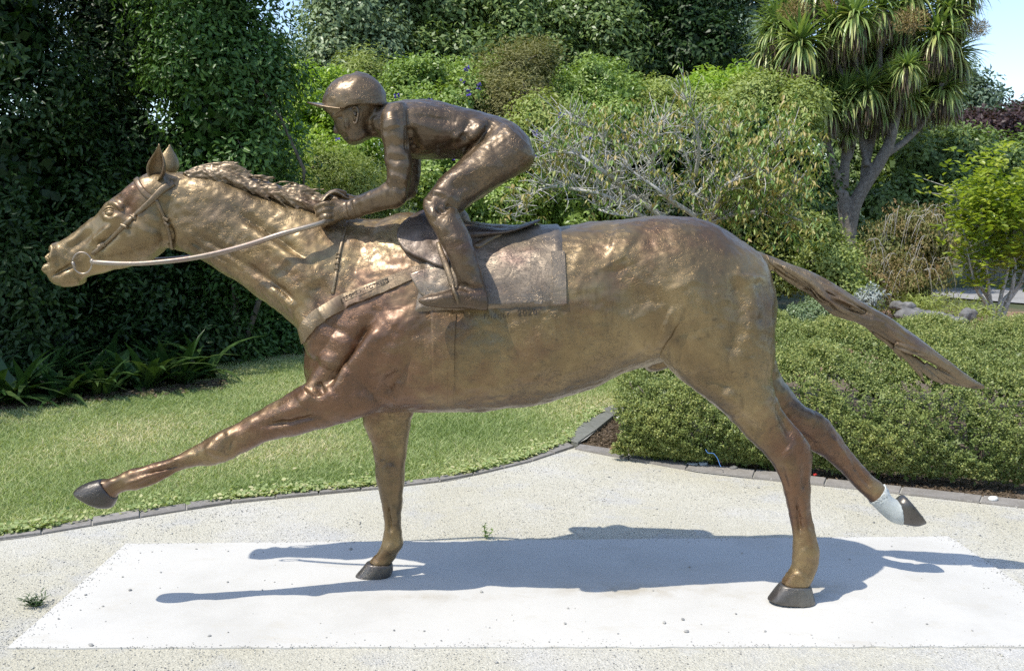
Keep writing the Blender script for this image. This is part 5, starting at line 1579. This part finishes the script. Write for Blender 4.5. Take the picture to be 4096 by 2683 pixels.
# ---- the pale bare-branched tree over the horse's back
BX = lambda x, y: (1900 + x / 1.5867, 200 + y / 1.5867)
D_BT = 11.4
rng = R_(70)
bt = empty("bare_branched_tree", Vector((P(*BX(1280, 1100), dm(D_BT)).x, dm(D_BT), -.02)))
tag(bt, "wide low tree with bare lichen-white branches and drooping yellow-green leaves above the horse's back", "tree")
LIMBS = [[(1100, 1080), (920, 970), (780, 910), (600, 880), (420, 850)], [(1180, 1050), (1000, 930), (850, 860), (640, 800), (480, 760), (400, 700)],
         [(1000, 960), (900, 830), (760, 740), (640, 660), (480, 650)], [(1420, 1080), (1250, 960), (1180, 900), (1040, 800), (960, 740)], [(1480, 1080), (1390, 940), (1380, 780), (1310, 600), (1240, 480)],
         [(1520, 1090), (1650, 1040), (1800, 1020), (1950, 940), (2050, 850)], [(1250, 1000), (1195, 850), (1060, 660), (1080, 560)], [(760, 900), (760, 980), (830, 1030), (1000, 1060)],
         [(1520, 1080), (1700, 980), (1850, 1000), (2030, 1060)], [(1120, 850), (1130, 720), (1150, 560), (1180, 450)], [(1480, 1090), (1540, 950), (1600, 850), (1800, 770), (1850, 860)],
         [(930, 950), (930, 800), (960, 660), (960, 560)], [(850, 860), (840, 700), (800, 560), (700, 480), (560, 430)], [(640, 800), (600, 860), (440, 880), (300, 960), (250, 1080)], [(1390, 940), (1500, 800), (1560, 640), (1600, 500)],
         [(1600, 880), (1700, 760), (1850, 650), (2000, 560)], [(1400, 800), (1420, 640), (1400, 450), (1360, 340)], [(700, 760), (560, 640), (420, 560)]]
s = Shape(); root_pt = bt.location.copy(); nodes = []
hub = P(*BX(1330, 1150), dm(D_BT)); s.tube([root_pt, root_pt.lerp(hub, .5), hub], [.12, .10, .09], n=8, sub=2)
for li, pts in enumerate(LIMBS):
    dd = rng.uniform(-.9, .2)
    pp = [P(*BX(*p), dm(D_BT + dd * min(i / 2, 1))) for i, p in enumerate(pts)]
    if pts[0][1] > 1040: pp = [hub] + pp
    th = .040 if pts[0][1] > 940 else .026
    rad = [th * (1 - .8 * i / (len(pp) - 1)) for i in range(len(pp))]
    s.tube(pp, rad, n=6, sub=4)
    sm = catmull([tuple(p) for p in pp], 6)
    for k in range(len(sm) // 6, len(sm)):
        nodes.append(Vector(sm[k]))
        for q in range(3 if rng.random() < .5 else 2):      # twigs
            p = Vector(sm[k]); t = Vector(sm[min(k + 1, len(sm) - 1)] - sm[k - 1]).normalized()
            d = (t * .4 + Vector((rng.normal() * .7, rng.normal() * .5, rng.normal() * .45 + .5))).normalized(); ln = rng.uniform(.10, .38)
            e = p + d * ln + Vector((0, 0, rng.uniform(-.05, .06)))
            s.tube([p, p.lerp(e, .5) + Vector(rng.normal(size=3) * .02), e], [.006, .0045, .002], n=4, sub=2)
            nodes.append(e)
            if rng.random() < .6:
                e2 = p.lerp(e, .6) + Vector((rng.normal() * .12, rng.normal() * .1, rng.uniform(.02, .18)))
                s.tube([p.lerp(e, .5), e2], [.003, .0014], n=4, sub=1); nodes.append(e2)
_M = Mat("lichen_bark"); _c = _M.coord()
M_LICHEN = _M.out(_M.ramp(_M.noise(_c, 30, 5, .7), [(.3, (.26, .24, .20)), (.5, (.52, .50, .46)), (.7, (.70, .69, .65))]), .9, 0, _M.bump(_M.noise(_c, 60, 5), .6, .01))
link("trunk", s.mesh("trunk"), M_LICHEN, bt)
# drooping leaves: thick on the right and along the top, sparse on the left
def px_of(p):
    v = p - Vector((0, CAM_Y, CAM_Z)); zc = v.y * _cp - v.z * _sp; up_ = v.y * _sp + v.z * _cp
    return 2048 + FPX * v.x / zc, 1341.5 - FPX * up_ / zc
sites = []
for p in nodes:
    x, y = px_of(p); X, Y_ = (x - 1900) * 1.5867, (y - 200) * 1.5867
    dens = np.interp(X, [200, 700, 1000, 1400, 1700, 2300], [.8, .45, .5, .8, 2.2, 3.0])
    if Y_ < 640: dens = max(dens, .9)
    if X < 480: dens = max(dens, .8)
    for k in range(rng.poisson(dens)): sites.append(p + Vector(rng.normal(size=3) * (.06 + .04 * (X > 1600))))
for _ in range(480):   # the leafy mass on the right
    x, y = rng.uniform(1650, 2240), rng.uniform(480, 1260)
    if rng.random() < .75: sites.append(P(*BX(x, y), dm(D_BT + rng.uniform(-.9, .7))))
for _ in range(300):
    x = rng.uniform(700, 2150); sites.append(P(*BX(x, rng.normal(430, 75) + (x - 1300) * .02), dm(D_BT + rng.uniform(-.5, .9))))
S_ = np.array([tuple(p) for p in sites]); n = len(S_) * 3
c = np.repeat(S_, 3, 0) + rng.normal(size=(n, 3)) * .02
az = rng.uniform(0, 6.28, n)
ax = np.stack([np.cos(az) * .65, np.sin(az) * .65, -rng.uniform(.3, 1.2, n)], 1); nr = np.stack([np.cos(az), np.sin(az), np.full(n, .8)], 1) + rng.normal(size=(n, 3)) * .4
tn = np.clip(np.repeat(rng.uniform(0, 1, len(S_)), 3) * .7 + rng.uniform(0, .3, n), 0, 1)
big = rng.choice(n, 300, replace=False); m = np.ones(n, bool); m[big] = False
v, f, k = leaf_arrays(c[m], ax[m], nr[m], rng.uniform(.05, .095, m.sum()), rng.uniform(.018, .03, m.sum()), 1)
tag(link("crown", fast_mesh("crown", v, f, np.repeat(tn[m], k)), F_DROOP, bt), kind="stuff")
def leaf_parts(root, mat, C, AX, NR, Ls, Ws, tints, kinds=5):
    """leaves big enough to pick out: one object each, sharing a few meshes"""
    ms = []
    for j in range(kinds):
        v, f, k = leaf_arrays(np.zeros((1, 3)), np.array([[1., 0, 0]]), np.array([[0, 0, 1.]]), np.array([1.0]), np.array([Ws / Ls]), 1)
        me = fast_mesh("leaf", v, f, np.full(len(v), (j + .5) / kinds)); me.materials.append(mat); ms.append(me)
    for i in range(len(C)):
        a = Vector(AX[i]).normalized(); nn = Vector(NR[i]); nn = (nn - a * nn.dot(a)).normalized(); sd = nn.cross(a)
        o = bpy.data.objects.new("leaf", ms[min(int(tints[i] * kinds), kinds - 1)]); COL.objects.link(o); o.parent = root
        L_ = Ls * random.uniform(.75, 1.25)
        Rm = Matrix((a, sd, nn)).transposed().to_4x4()
        o.matrix_local = Matrix.Translation(Vector(C[i]) - root.location) @ Rm @ Matrix.Scale(L_, 4)
leaf_parts(bt, F_DROOP, c[big], ax[big], nr[big], .085, .028, tn[big])

# ---- the small lime-green tree by the fence
GX = lambda x, y: (3000 + x / 1.417, 800 + y / 1.417)
D_LT = 12.0
rng = R_(80)
lt = empty("lime_green_tree", Vector((P(*GX(1395, 690), dm(D_LT)).x, dm(D_LT), -.02)))
tag(lt, "small many-stemmed tree with lime-green leaves in front of the paling fence", "tree")
s = Shape(); gp = lambda x, y, d=0: P(*GX(x, y), dm(D_LT + d))
stems = [[(1390, 700), (1370, 600), (1300, 470), (1240, 300), (1200, 120), (1160, -60)], [(1395, 700), (1360, 560), (1340, 400), (1320, 200), (1310, 0)], [(1400, 700), (1420, 560), (1460, 400), (1490, 220), (1500, 20)],
         [(1410, 700), (1450, 600), (1520, 500), (1600, 380), (1660, 180)], [(1400, 690), (1430, 580), (1530, 470), (1580, 300), (1600, 60)], [(1385, 690), (1340, 590), (1290, 520), (1260, 420), (1230, 280)], [(1405, 700), (1480, 520), (1500, 350), (1440, 160), (1420, -60)]]
tips = []
for q, st_ in enumerate(stems):
    dd = rng.uniform(-.25, .25); pp = [gp(*p, dd * i / 3) for i, p in enumerate(st_)]
    pp[0] = Vector((pp[0].x, pp[0].y, -.03))
    s.tube(pp, [.030 * (1 - .75 * i / (len(pp) - 1)) for i in range(len(pp))], n=7, sub=4)
    sm = catmull([tuple(p) for p in pp], 5)
    for k in range(len(sm) // 2, len(sm)):
        for _ in range(3):
            e = Vector(sm[k]) + Vector((rng.normal() * .12, rng.normal() * .12, rng.uniform(-.02, .14)))
            s.tube([Vector(sm[k]), e], [.006, .002], n=4, sub=1); tips.append(e)
link("trunk", s.mesh("trunk"), M_PALE, lt)
for _ in range(400):
    x, y = rng.normal(1420, 150), rng.normal(70, 170)
    if y < 420: tips.append(gp(x, y, rng.uniform(-.5, .5)))
T_ = np.array([tuple(p) for p in tips]); k_ = 7; n = len(T_) * k_
az = rng.uniform(0, 6.28, n); c = np.repeat(T_, k_, 0) + rng.normal(size=(n, 3)) * .035
ax = np.stack([np.cos(az), np.sin(az), rng.uniform(-.2, .9, n)], 1); nr = np.stack([-np.cos(az) * .4, -np.sin(az) * .4, np.ones(n)], 1) + rng.normal(size=(n, 3)) * .35
tn = np.clip(np.repeat(rng.random(len(T_)), k_) * .6 + rng.random(n) * .4, 0, 1)
big = rng.choice(n, 300, replace=False); m = np.ones(n, bool); m[big] = False
v, f, k = leaf_arrays(c[m], ax[m], nr[m], rng.uniform(.065, .115, m.sum()), rng.uniform(.034, .052, m.sum()), 1)
tag(link("crown", fast_mesh("crown", v, f, np.repeat(tn[m], k)), F_LIME, lt), kind="stuff")
leaf_parts(lt, F_LIME, c[big], ax[big], nr[big], .105, .048, tn[big])

# ---- paling fence
_M = Mat("grey_timber"); _c = _M.coord(scale=(1, 1, .15)); _oi = _M.new("ShaderNodeObjectInfo")
_col = _M.ramp(_M.noise(_c, 30, 5, .6), [(.3, (.26, .24, .21)), (.7, (.40, .38, .34))])
_mul = _M.new("ShaderNodeVectorMath", operation='SCALE'); _M.wire(_col, _mul.inputs[0]); _M.wire(_M.mapr(_oi.outputs["Random"], 0, 1, .8, 1.15), _mul.inputs["Scale"])
M_TIMBER = _M.out(_mul.outputs[0], .9, 0, _M.bump(_M.noise(_c, 60, 4), .5, .004))
def box(name, c, h, mat, parent=None, me=None):
    vs = [(c[0] + sx * h[0], c[1] + sy * h[1], c[2] + sz_ * h[2]) for sx in (-1, 1) for sy in (-1, 1) for sz_ in (-1, 1)]
    fs = [(0, 1, 3, 2), (4, 6, 7, 5), (0, 4, 5, 1), (2, 3, 7, 6), (0, 2, 6, 4), (1, 5, 7, 3)]
    return link(name, mesh_from(name, vs, fs, False), mat, parent)
fx = P(3860, 1110, dm(20)).x
fence = empty("paling_fence", (fx, dm(20), -.03)); tag(fence, "weathered grey paling fence at the right edge behind the lime-green tree", "fence")
rnd = random.Random(4)
for i in range(34):
    box("paling", (fx + i * .106, dm(20) + rnd.uniform(-.004, .004), .68 + rnd.uniform(-.012, .012)), (.049, .010, .70), M_TIMBER, fence)
for z in (.3, 1.1): box("rail", (fx + 1.8, dm(20) + .04, z), (1.9, .025, .045), M_TIMBER, fence)

# ---- rocks behind the hedge
_M = Mat("rock"); _c = _M.coord()
M_ROCK = _M.out(_M.ramp(_M.noise(_c, 7, 6, .7), [(.3, (.09, .088, .085)), (.55, (.19, .185, .175)), (.75, (.34, .33, .31))]), .9, 0, _M.bump(_M.noise(_c, 14, 6), .8, .03))
for lab, x, y, d, rx, ry, sd in (("flat grey rock behind the hedge, left of the pale boulder", 3680, 1262, 10.2, 95, 22, 1), ("pale upright boulder at the left foot of the lime-green tree", 3868, 1262, 10.6, 30, 32, 2), ("long low grey rock right of the flat rock", 3800, 1280, 10.0, 60, 16, 3), ("grey rock at the foot of the weeping shrub", 3610, 1225, 11.2, 45, 18, 4)):
    k = d / FPX; c = P(x, y, dm(d)); s = Shape(); s.ball((0, 0, 0), (rx * k, rx * k * .8, ry * k), 28, 16)
    me = s.mesh("rock"); noisy(me, min(rx, ry) * k * .8, 7, sd); noisy(me, .03, 18, sd); noisy(me, .012, 45, sd)
    o = link("rock", me, M_ROCK); o.location = c; tag(o, lab, "rock", "rocks behind the hedge")

# ---- clipped box hedge
rng = R_(90)
hf = np.array([(.70, 2.10), (1.05, 1.90), (1.6, 1.74), (2.2, 1.55), (2.9, 1.36), (3.8, 1.14), (5.2, .85)])
def hedge_leaves(n, inset, L, W, seed, hole=True):
    rng = R_(seed)
    u = rng.random(n) ** 1.15; v = rng.random(n)
    cum = np.concatenate([[0], np.cumsum(np.linalg.norm(np.diff(hf, axis=0), axis=1))]); s_ = u * cum[-1]
    fxy = np.stack([np.interp(s_, cum, hf[:, 0]), np.interp(s_, cum, hf[:, 1])], 1)
    lump = (np.sin(s_ * 5.1 + v * 9) + np.sin(s_ * 9.7 - v * 13 + 1) + np.sin(s_ * 3.3 + v * 21 + 2) + np.sin(s_ * 17 + v * 31)) / 4
    fine = (np.sin(s_ * 41 + v * 60) + np.sin(s_ * 67 - v * 77) + np.sin(s_ * 29 + v * 133)) / 3
    front = v < .27; t = np.where(front, v / .27, (v - .27) / .73)
    H_ = .58 + .085 * lump
    depth = 2.6
    edge = np.clip(s_ / .75, 0, 1) ** .5            # rounded left end
    y = np.where(front, -.02 - .10 * np.sin(np.pi * t), .10 + (t ** 1.2) * depth)
    z = np.where(front, .05 + t * (H_ - .12), H_ - .10 * np.exp(-t * 26) + .06 * np.sin(t * 3))
    nrm = np.where(front[:, None], np.stack([np.zeros(n), -np.ones(n), .35 + t * .8], 1), np.stack([np.zeros(n), -.25 - 1.2 * np.exp(-t * 26), np.ones(n)], 1))
    z = z * (.55 + .45 * edge) ; nrm[:, 0] -= (1 - edge) * 1.2
    x = fxy[:, 0] - .06 * (1 - edge) + np.where(front, 0, t * .28 * (1 - np.clip(s_ / 2.5, 0, 1)))
    dis = .065 * lump + .034 * fine - inset + rng.normal(size=n) * .014
    nu_ = unit(nrm)
    p = np.stack([x, fxy[:, 1] + y, z], 1) + nu_ * dis[:, None]
    if hole:
        m = rng.random(n) > np.clip((-.25 - lump - .5 * fine) * 1.6, 0, .93)
        p, nu_, lump, n = p[m], nu_[m], lump[m], int(m.sum())
    p[:, 2] = np.maximum(p[:, 2], .012)
    nr = unit(nu_ * .8 + rng.normal(size=(n, 3)) * .6); ax = unit(np.cross(nr, rng.normal(size=(n, 3))) + nu_ * .4)
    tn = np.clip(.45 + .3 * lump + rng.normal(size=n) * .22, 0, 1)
    v_, f_, k = leaf_arrays(p, ax, nr, L * rng.uniform(.6, 1.3, n), W * rng.uniform(.7, 1.2, n), 0)
    return v_, f_, np.repeat(tn, k)
hd = empty("box_hedge", (2.6, 1.6, -.014)); tag(hd, "broad low clipped box hedge with tiny glossy leaves behind the horse's hind legs", "hedge")
v1, f1, t1 = hedge_leaves(360000, 0, .0145, .009, 1)
v2, f2, t2 = hedge_leaves(26000, .07, .05, .034, 2, False)
tag(link("foliage", fast_mesh("foliage", np.vstack([v1, v2]), np.vstack([f1, f2 + len(v1)]), np.concatenate([t1, t2 * .5])), F_BOX, hd), kind="stuff")
s = Shape()
for k in range(60):
    u = rng.random(); x = .85 + 3.6 * u; y = float(np.interp(x, hf[:, 0], hf[:, 1])) + rng.uniform(.12, .5)
    s.tube([Vector((x, y, -.02)), Vector((x + rng.normal() * .04, y - .02, .2)), Vector((x + rng.normal() * .1, y - .05, .42))], [.007, .006, .003], n=5, sub=2)
link("stems", s.mesh("stems"), M_BARK, hd)

# ---- strap-leaved plants under the dark trees: every leaf a part
rng = R_(95)
SV = []
for k in range(5):
    v, f = blade(.50, .056, (.35, .6, .9, 1.2, .75)[k], 6)
    me = fast_mesh("leaf", v, f, np.full(len(v), (.2, .45, .6, .8, .35)[k]), True); me.materials.append(F_STRAP); SV.append(me)
CL = [(-60, 1640), (60, 1625), (150, 1590), (250, 1610), (340, 1575), (420, 1590), (500, 1560), (590, 1565), (660, 1535), (740, 1545), (820, 1520), (200, 1555), (430, 1535), (40, 1570), (620, 1510), (300, 1530)]
WHERE = ["cut off by the left edge of the picture", "in the left corner of the bed, nearest the lawn", "second row, above the left corner", "with bent outer leaves over the dry litter, near the left", "in the middle of the row, left of the raised hoof", "in the middle of the row, nearest the lawn",
         "right of the middle, in the dark", "over the pale fallen leaves, right of the middle", "second from the right end, back row", "at the right end, nearest the lawn", "last of the row towards the horse's chest", "in the back row behind the left plants", "in the back row at the middle", "in the back row at the left edge", "in the back row at the right", "in the back row, left of the middle"]
for i, (x, y) in enumerate(CL):
    g = G(x, y - 8); root = empty("strap_leaved_plant", (g.x, g.y, -.006))
    tag(root, "dark green strap-leaved plant " + WHERE[i], "plant", "strap-leaved plants under the dark trees")
    n = int(rng.integers(15, 20)); sc0 = rng.uniform(.85, 1.15)
    for k in range(n):
        el = math.radians(rng.uniform(28, 80)); az = rng.uniform(0, 6.28)
        o = bpy.data.objects.new("leaf", SV[int(rng.integers(5))]); COL.objects.link(o); o.parent = root
        o.matrix_local = Matrix.Translation((rng.normal() * .03, rng.normal() * .03, .0)) @ Matrix.Rotation(az, 4, 'Z') @ Matrix.Rotation(-el, 4, 'Y') @ Matrix.Scale(sc0 * rng.uniform(.75, 1.15), 4)
n = 900   # fallen leaves on the soil there
x = rng.uniform(-40, 900, n); y = np.interp(x, [0, 900], [1632, 1545]) + rng.normal(size=n) * 9 - 10
c = np.array([tuple(G(a, b_, .004)) for a, b_ in zip(x, y)]); az = rng.uniform(0, 6.28, n)
v, f, k = leaf_arrays(c, np.stack([np.cos(az), np.sin(az), rng.uniform(0, .4, n)], 1), np.stack([np.zeros(n), -np.full(n, .3), np.ones(n)], 1) + rng.normal(size=(n, 3)) * .3, rng.uniform(.04, .11, n), rng.uniform(.012, .03, n), 0)
tag(link("leaf_litter", fast_mesh("leaf_litter", v, f, np.repeat(rng.random(n), k)), F_DEAD), kind="stuff")

# ---- lawn: blades of grass, and clover-like weeds along the kerb
rng = R_(99)
lawn_poly = KERB_OUT + [tuple(p) for p in STRIP_L] + [(1.9, 5.4), (1.7, 9.5), (-8, 9.5), (-8, -.2)]
N = 420000
X = rng.uniform(-4.6, 1.9, N); Yy = .6 + 7.4 * rng.random(N) ** 1.55
pt = np.stack([X, Yy], 1); pt = pt[inside(lawn_poly, pt)]
n = len(pt)
dry = (np.sin(pt[:, 0] * 1.7 + 1.3 * np.sin(pt[:, 1] * 1.9)) + np.sin(pt[:, 1] * 3.1 + pt[:, 0] * .9 + 2) + np.sin(pt[:, 0] * 4.3 - pt[:, 1] * 2.2)) / 3
hz = rng.uniform(.012, .032, n) * (1 - .25 * dry); az = rng.uniform(0, 6.28, n)
wd = rng.uniform(.0016, .0032, n) * (1 + .12 * pt[:, 1])
lean = rng.normal(size=(n, 2)) * 1.0
p0 = np.column_stack([pt, np.full(n, -.006)])
sd = np.stack([np.cos(az), np.sin(az), np.zeros(n)], 1) * wd[:, None]
tip = p0 + np.column_stack([lean * hz[:, None], hz])
v = np.stack([p0 - sd, p0 + sd, tip], 1).reshape(-1, 3); f = np.arange(3 * n).reshape(-1, 3)
tn = np.clip(.36 + .33 * dry + rng.normal(size=n) * .17, 0, 1)
tag(link("grass", fast_mesh("grass", v, f, np.repeat(tn, 3)), F_GRASS), kind="stuff")
A = np.array(KERB_OUT + [tuple(p) for p in STRIP_L[:4]]); n = 5200
cum = np.concatenate([[0], np.cumsum(np.linalg.norm(np.diff(A, axis=0), axis=1))]); s_ = rng.random(n) * cum[-1]
base = np.stack([np.interp(s_, cum, A[:, 0]), np.interp(s_, cum, A[:, 1])], 1)
keep = rng.random(n) < np.clip(.55 + .5 * np.sin(s_ * 4.1) + .3 * np.sin(s_ * 11 + 1), .08, 1); base = base[keep]; n = len(base)
off = rng.exponential(.055, n) - .035
c = np.column_stack([base[:, 0] - off * .25, base[:, 1] + off, rng.uniform(.012, .035, n)])
az = rng.uniform(0, 6.28, n)
v, f, k = leaf_arrays(c, np.stack([np.cos(az), np.sin(az), rng.uniform(-.3, .3, n)], 1), np.stack([np.zeros(n), np.full(n, -.2), np.ones(n)], 1) + rng.normal(size=(n, 3)) * .35, rng.uniform(.014, .034, n), rng.uniform(.012, .028, n), 1)
tag(link("clover", fast_mesh("clover", v, f, np.repeat(np.clip(rng.normal(size=n) * .2 + .35, 0, .7), k)), F_GRASS), kind="stuff")

# ---- weeds in the gravel
def weed(label, x, y, hgt, stems_n, leaves_n, L_, W_, mat, seed, spread=.35):
    rng = R_(seed); g = G(x, y); root = empty("weed", g); tag(root, label, "weed")
    s = Shape(); C, AX = [], []
    for k in range(stems_n):
        d = Vector((rng.normal() * spread, rng.normal() * spread, 1)).normalized(); ln = hgt * rng.uniform(.65, 1.0)
        e = g + d * ln; mid = g.lerp(e, .5) + Vector((rng.normal() * .006, 0, 0)); s.tube([g, mid, e], [.0016, .0013, .0006], n=5, sub=3)
        for j in range(leaves_n):
            u = (j + 1) / leaves_n; C.append(g.lerp(e, u)); a = j * 2.4 + k; AX.append((math.cos(a), math.sin(a), .5))
    link("stem", s.mesh("stem"), mat, root)
    leaf_parts(root, mat, C, AX, [(-a[0] * .4, -a[1] * .4, 1) for a in AX], L_, W_, rng.uniform(.05, .8, len(C)))
weed("upright green weed at the back edge of the slab under the belly", 1945, 2155, .085, 4, 8, .019, .008, F_MID, 3, .28)
weed("flat grassy weed at the left edge of the slab", 140, 2425, .055, 26, 3, .035, .004, F_STRAP, 4, 1.0)

# ---- odds and ends along the garden bed
Z5 = lambda x, y: (2300 + x / 2.834, 1550 + y / 2.834)
def scrap(name, label, cat, pts, z, th, col, rough=.8):
    q = [G(*Z5(*p), z) for p in pts]; vs = [p + Vector((0, 0, th)) for p in q] + [p - Vector((0, 0, .002)) for p in q]; m = len(q)
    fs = [tuple(range(m)), tuple(range(2 * m - 1, m - 1, -1))] + [(i, m + i, m + (i + 1) % m, (i + 1) % m) for i in range(m)]
    me = mesh_from(name, vs, fs, False); bm = bmesh.new(); bm.from_mesh(me); bmesh.ops.recalc_face_normals(bm, faces=bm.faces[:]); bm.to_mesh(me); bm.free()
    M = Mat(name + "_paint"); c = M.coord()
    o = link(name, me, M.out(M.ramp(M.noise(c, 40, 4), [(.3, tuple(x * .8 for x in col)), (.7, col)]), rough)); tag(o, label, cat); return o
scrap("cardboard_scrap", "flat pinkish piece of cardboard lying at the edge of the garden bed", "cardboard", [(385, 700), (505, 684), (620, 690), (750, 722), (625, 744)], .016, .006, (.55, .44, .38))
scrap("paper_scrap", "longer white scrap of paper by the bed kerb under the hedge", "paper", [(1275, 858), (1300, 850), (1400, 858), (1390, 872), (1310, 868)], .017, .003, (.75, .76, .8))
scrap("paper_scrap", "bluish-white crumpled paper scrap right of the longer one", "paper", [(1405, 862), (1450, 842), (1510, 850), (1500, 872), (1420, 878)], .017, .012, (.62, .68, .75))
scrap("paper_scrap", "red scrap of wrapper at the hedge foot behind the hind leg", "wrapper", [(2700, 985), (2725, 978), (2745, 990), (2720, 1000)], .017, .006, (.6, .04, .03))
for lab, cat_, nm, pts, r, col in (("dry brown stick lying on the bark mulch", "stick", "stick", [(400, 690), (520, 655), (695, 622)], .006, (.32, .22, .11)),
                         ("thin blue string caught in the front of the hedge", "string", "blue_string", [(1480, 700), (1510, 740), (1570, 745), (1620, 810), (1640, 870), (1655, 895)], .0017, (.08, .22, .55))):
    s = Shape()
    s.tube([(G(*Z5(*p), .03) if nm == "stick" else P(*Z5(*p), 1.78 - .02 * i)) for i, p in enumerate(pts)], r, n=6, sub=4)
    o = link(nm, s.mesh(nm), Mat(nm + "_mat").out(col, .8)); tag(o, lab, cat_)
for lab, x, y, r in (("white stone on the mulch beside the mowing strip", 2482, 1672, .026), ("rounded white stone on the right end of the bed kerb", 3972, 1994, .020), ("grey-white crumpled lump at the hedge foot", 2935, 1870, .018)):
    g = G(x, y, .02); s = Shape(); s.ball((0, 0, 0), (r * 1.3, r, r * .7), 12, 8); me = s.mesh("stone"); noisy(me, r * .35, 40, int(x))
    o = link("stone", me, M_ROCK if "grey" in lab else Mat("white_stone").out((.7, .7, .67), .8)); o.location = g; tag(o, lab, "stone")
n = 5200  # bark chips
A, B = np.array(RK_OUT[:11]), np.array(RK_OUT[:11]) + np.array([.06, .32])
i = rng.integers(0, 10, n); u = rng.random(n)[:, None]; w = (rng.random(n) ** 1.3)[:, None]
c2 = (A[i] * (1 - u) + A[i + 1] * u) * (1 - w) + (B[i] * (1 - u) + B[i + 1] * u) * w
st2 = np.array([tuple(G(*Z5(x_, y_)).xy) for x_, y_ in zip(rng.uniform(180, 760, 2600), rng.uniform(330, 720, 2600))])
c2 = np.vstack([c2, st2[inside(STRIP_R + [(1.6, 4.4), (2.5, 5.0), (8, 5.4), (8, .6)] + RK_OUT[::-1], st2)]]); n = len(c2)
az = rng.uniform(0, 6.28, n)
v, f, k = leaf_arrays(np.column_stack([c2, rng.uniform(-.012, .006, n)]), np.stack([np.cos(az), np.sin(az), rng.normal(size=n) * .25], 1), np.stack([rng.normal(size=n) * .4, rng.normal(size=n) * .4, np.ones(n)], 1), rng.uniform(.01, .045, n), rng.uniform(.004, .012, n), 0)
tag(link("bark_chips", fast_mesh("bark_chips", v, f, np.repeat(rng.random(n), k)), F_DEAD), kind="stuff")
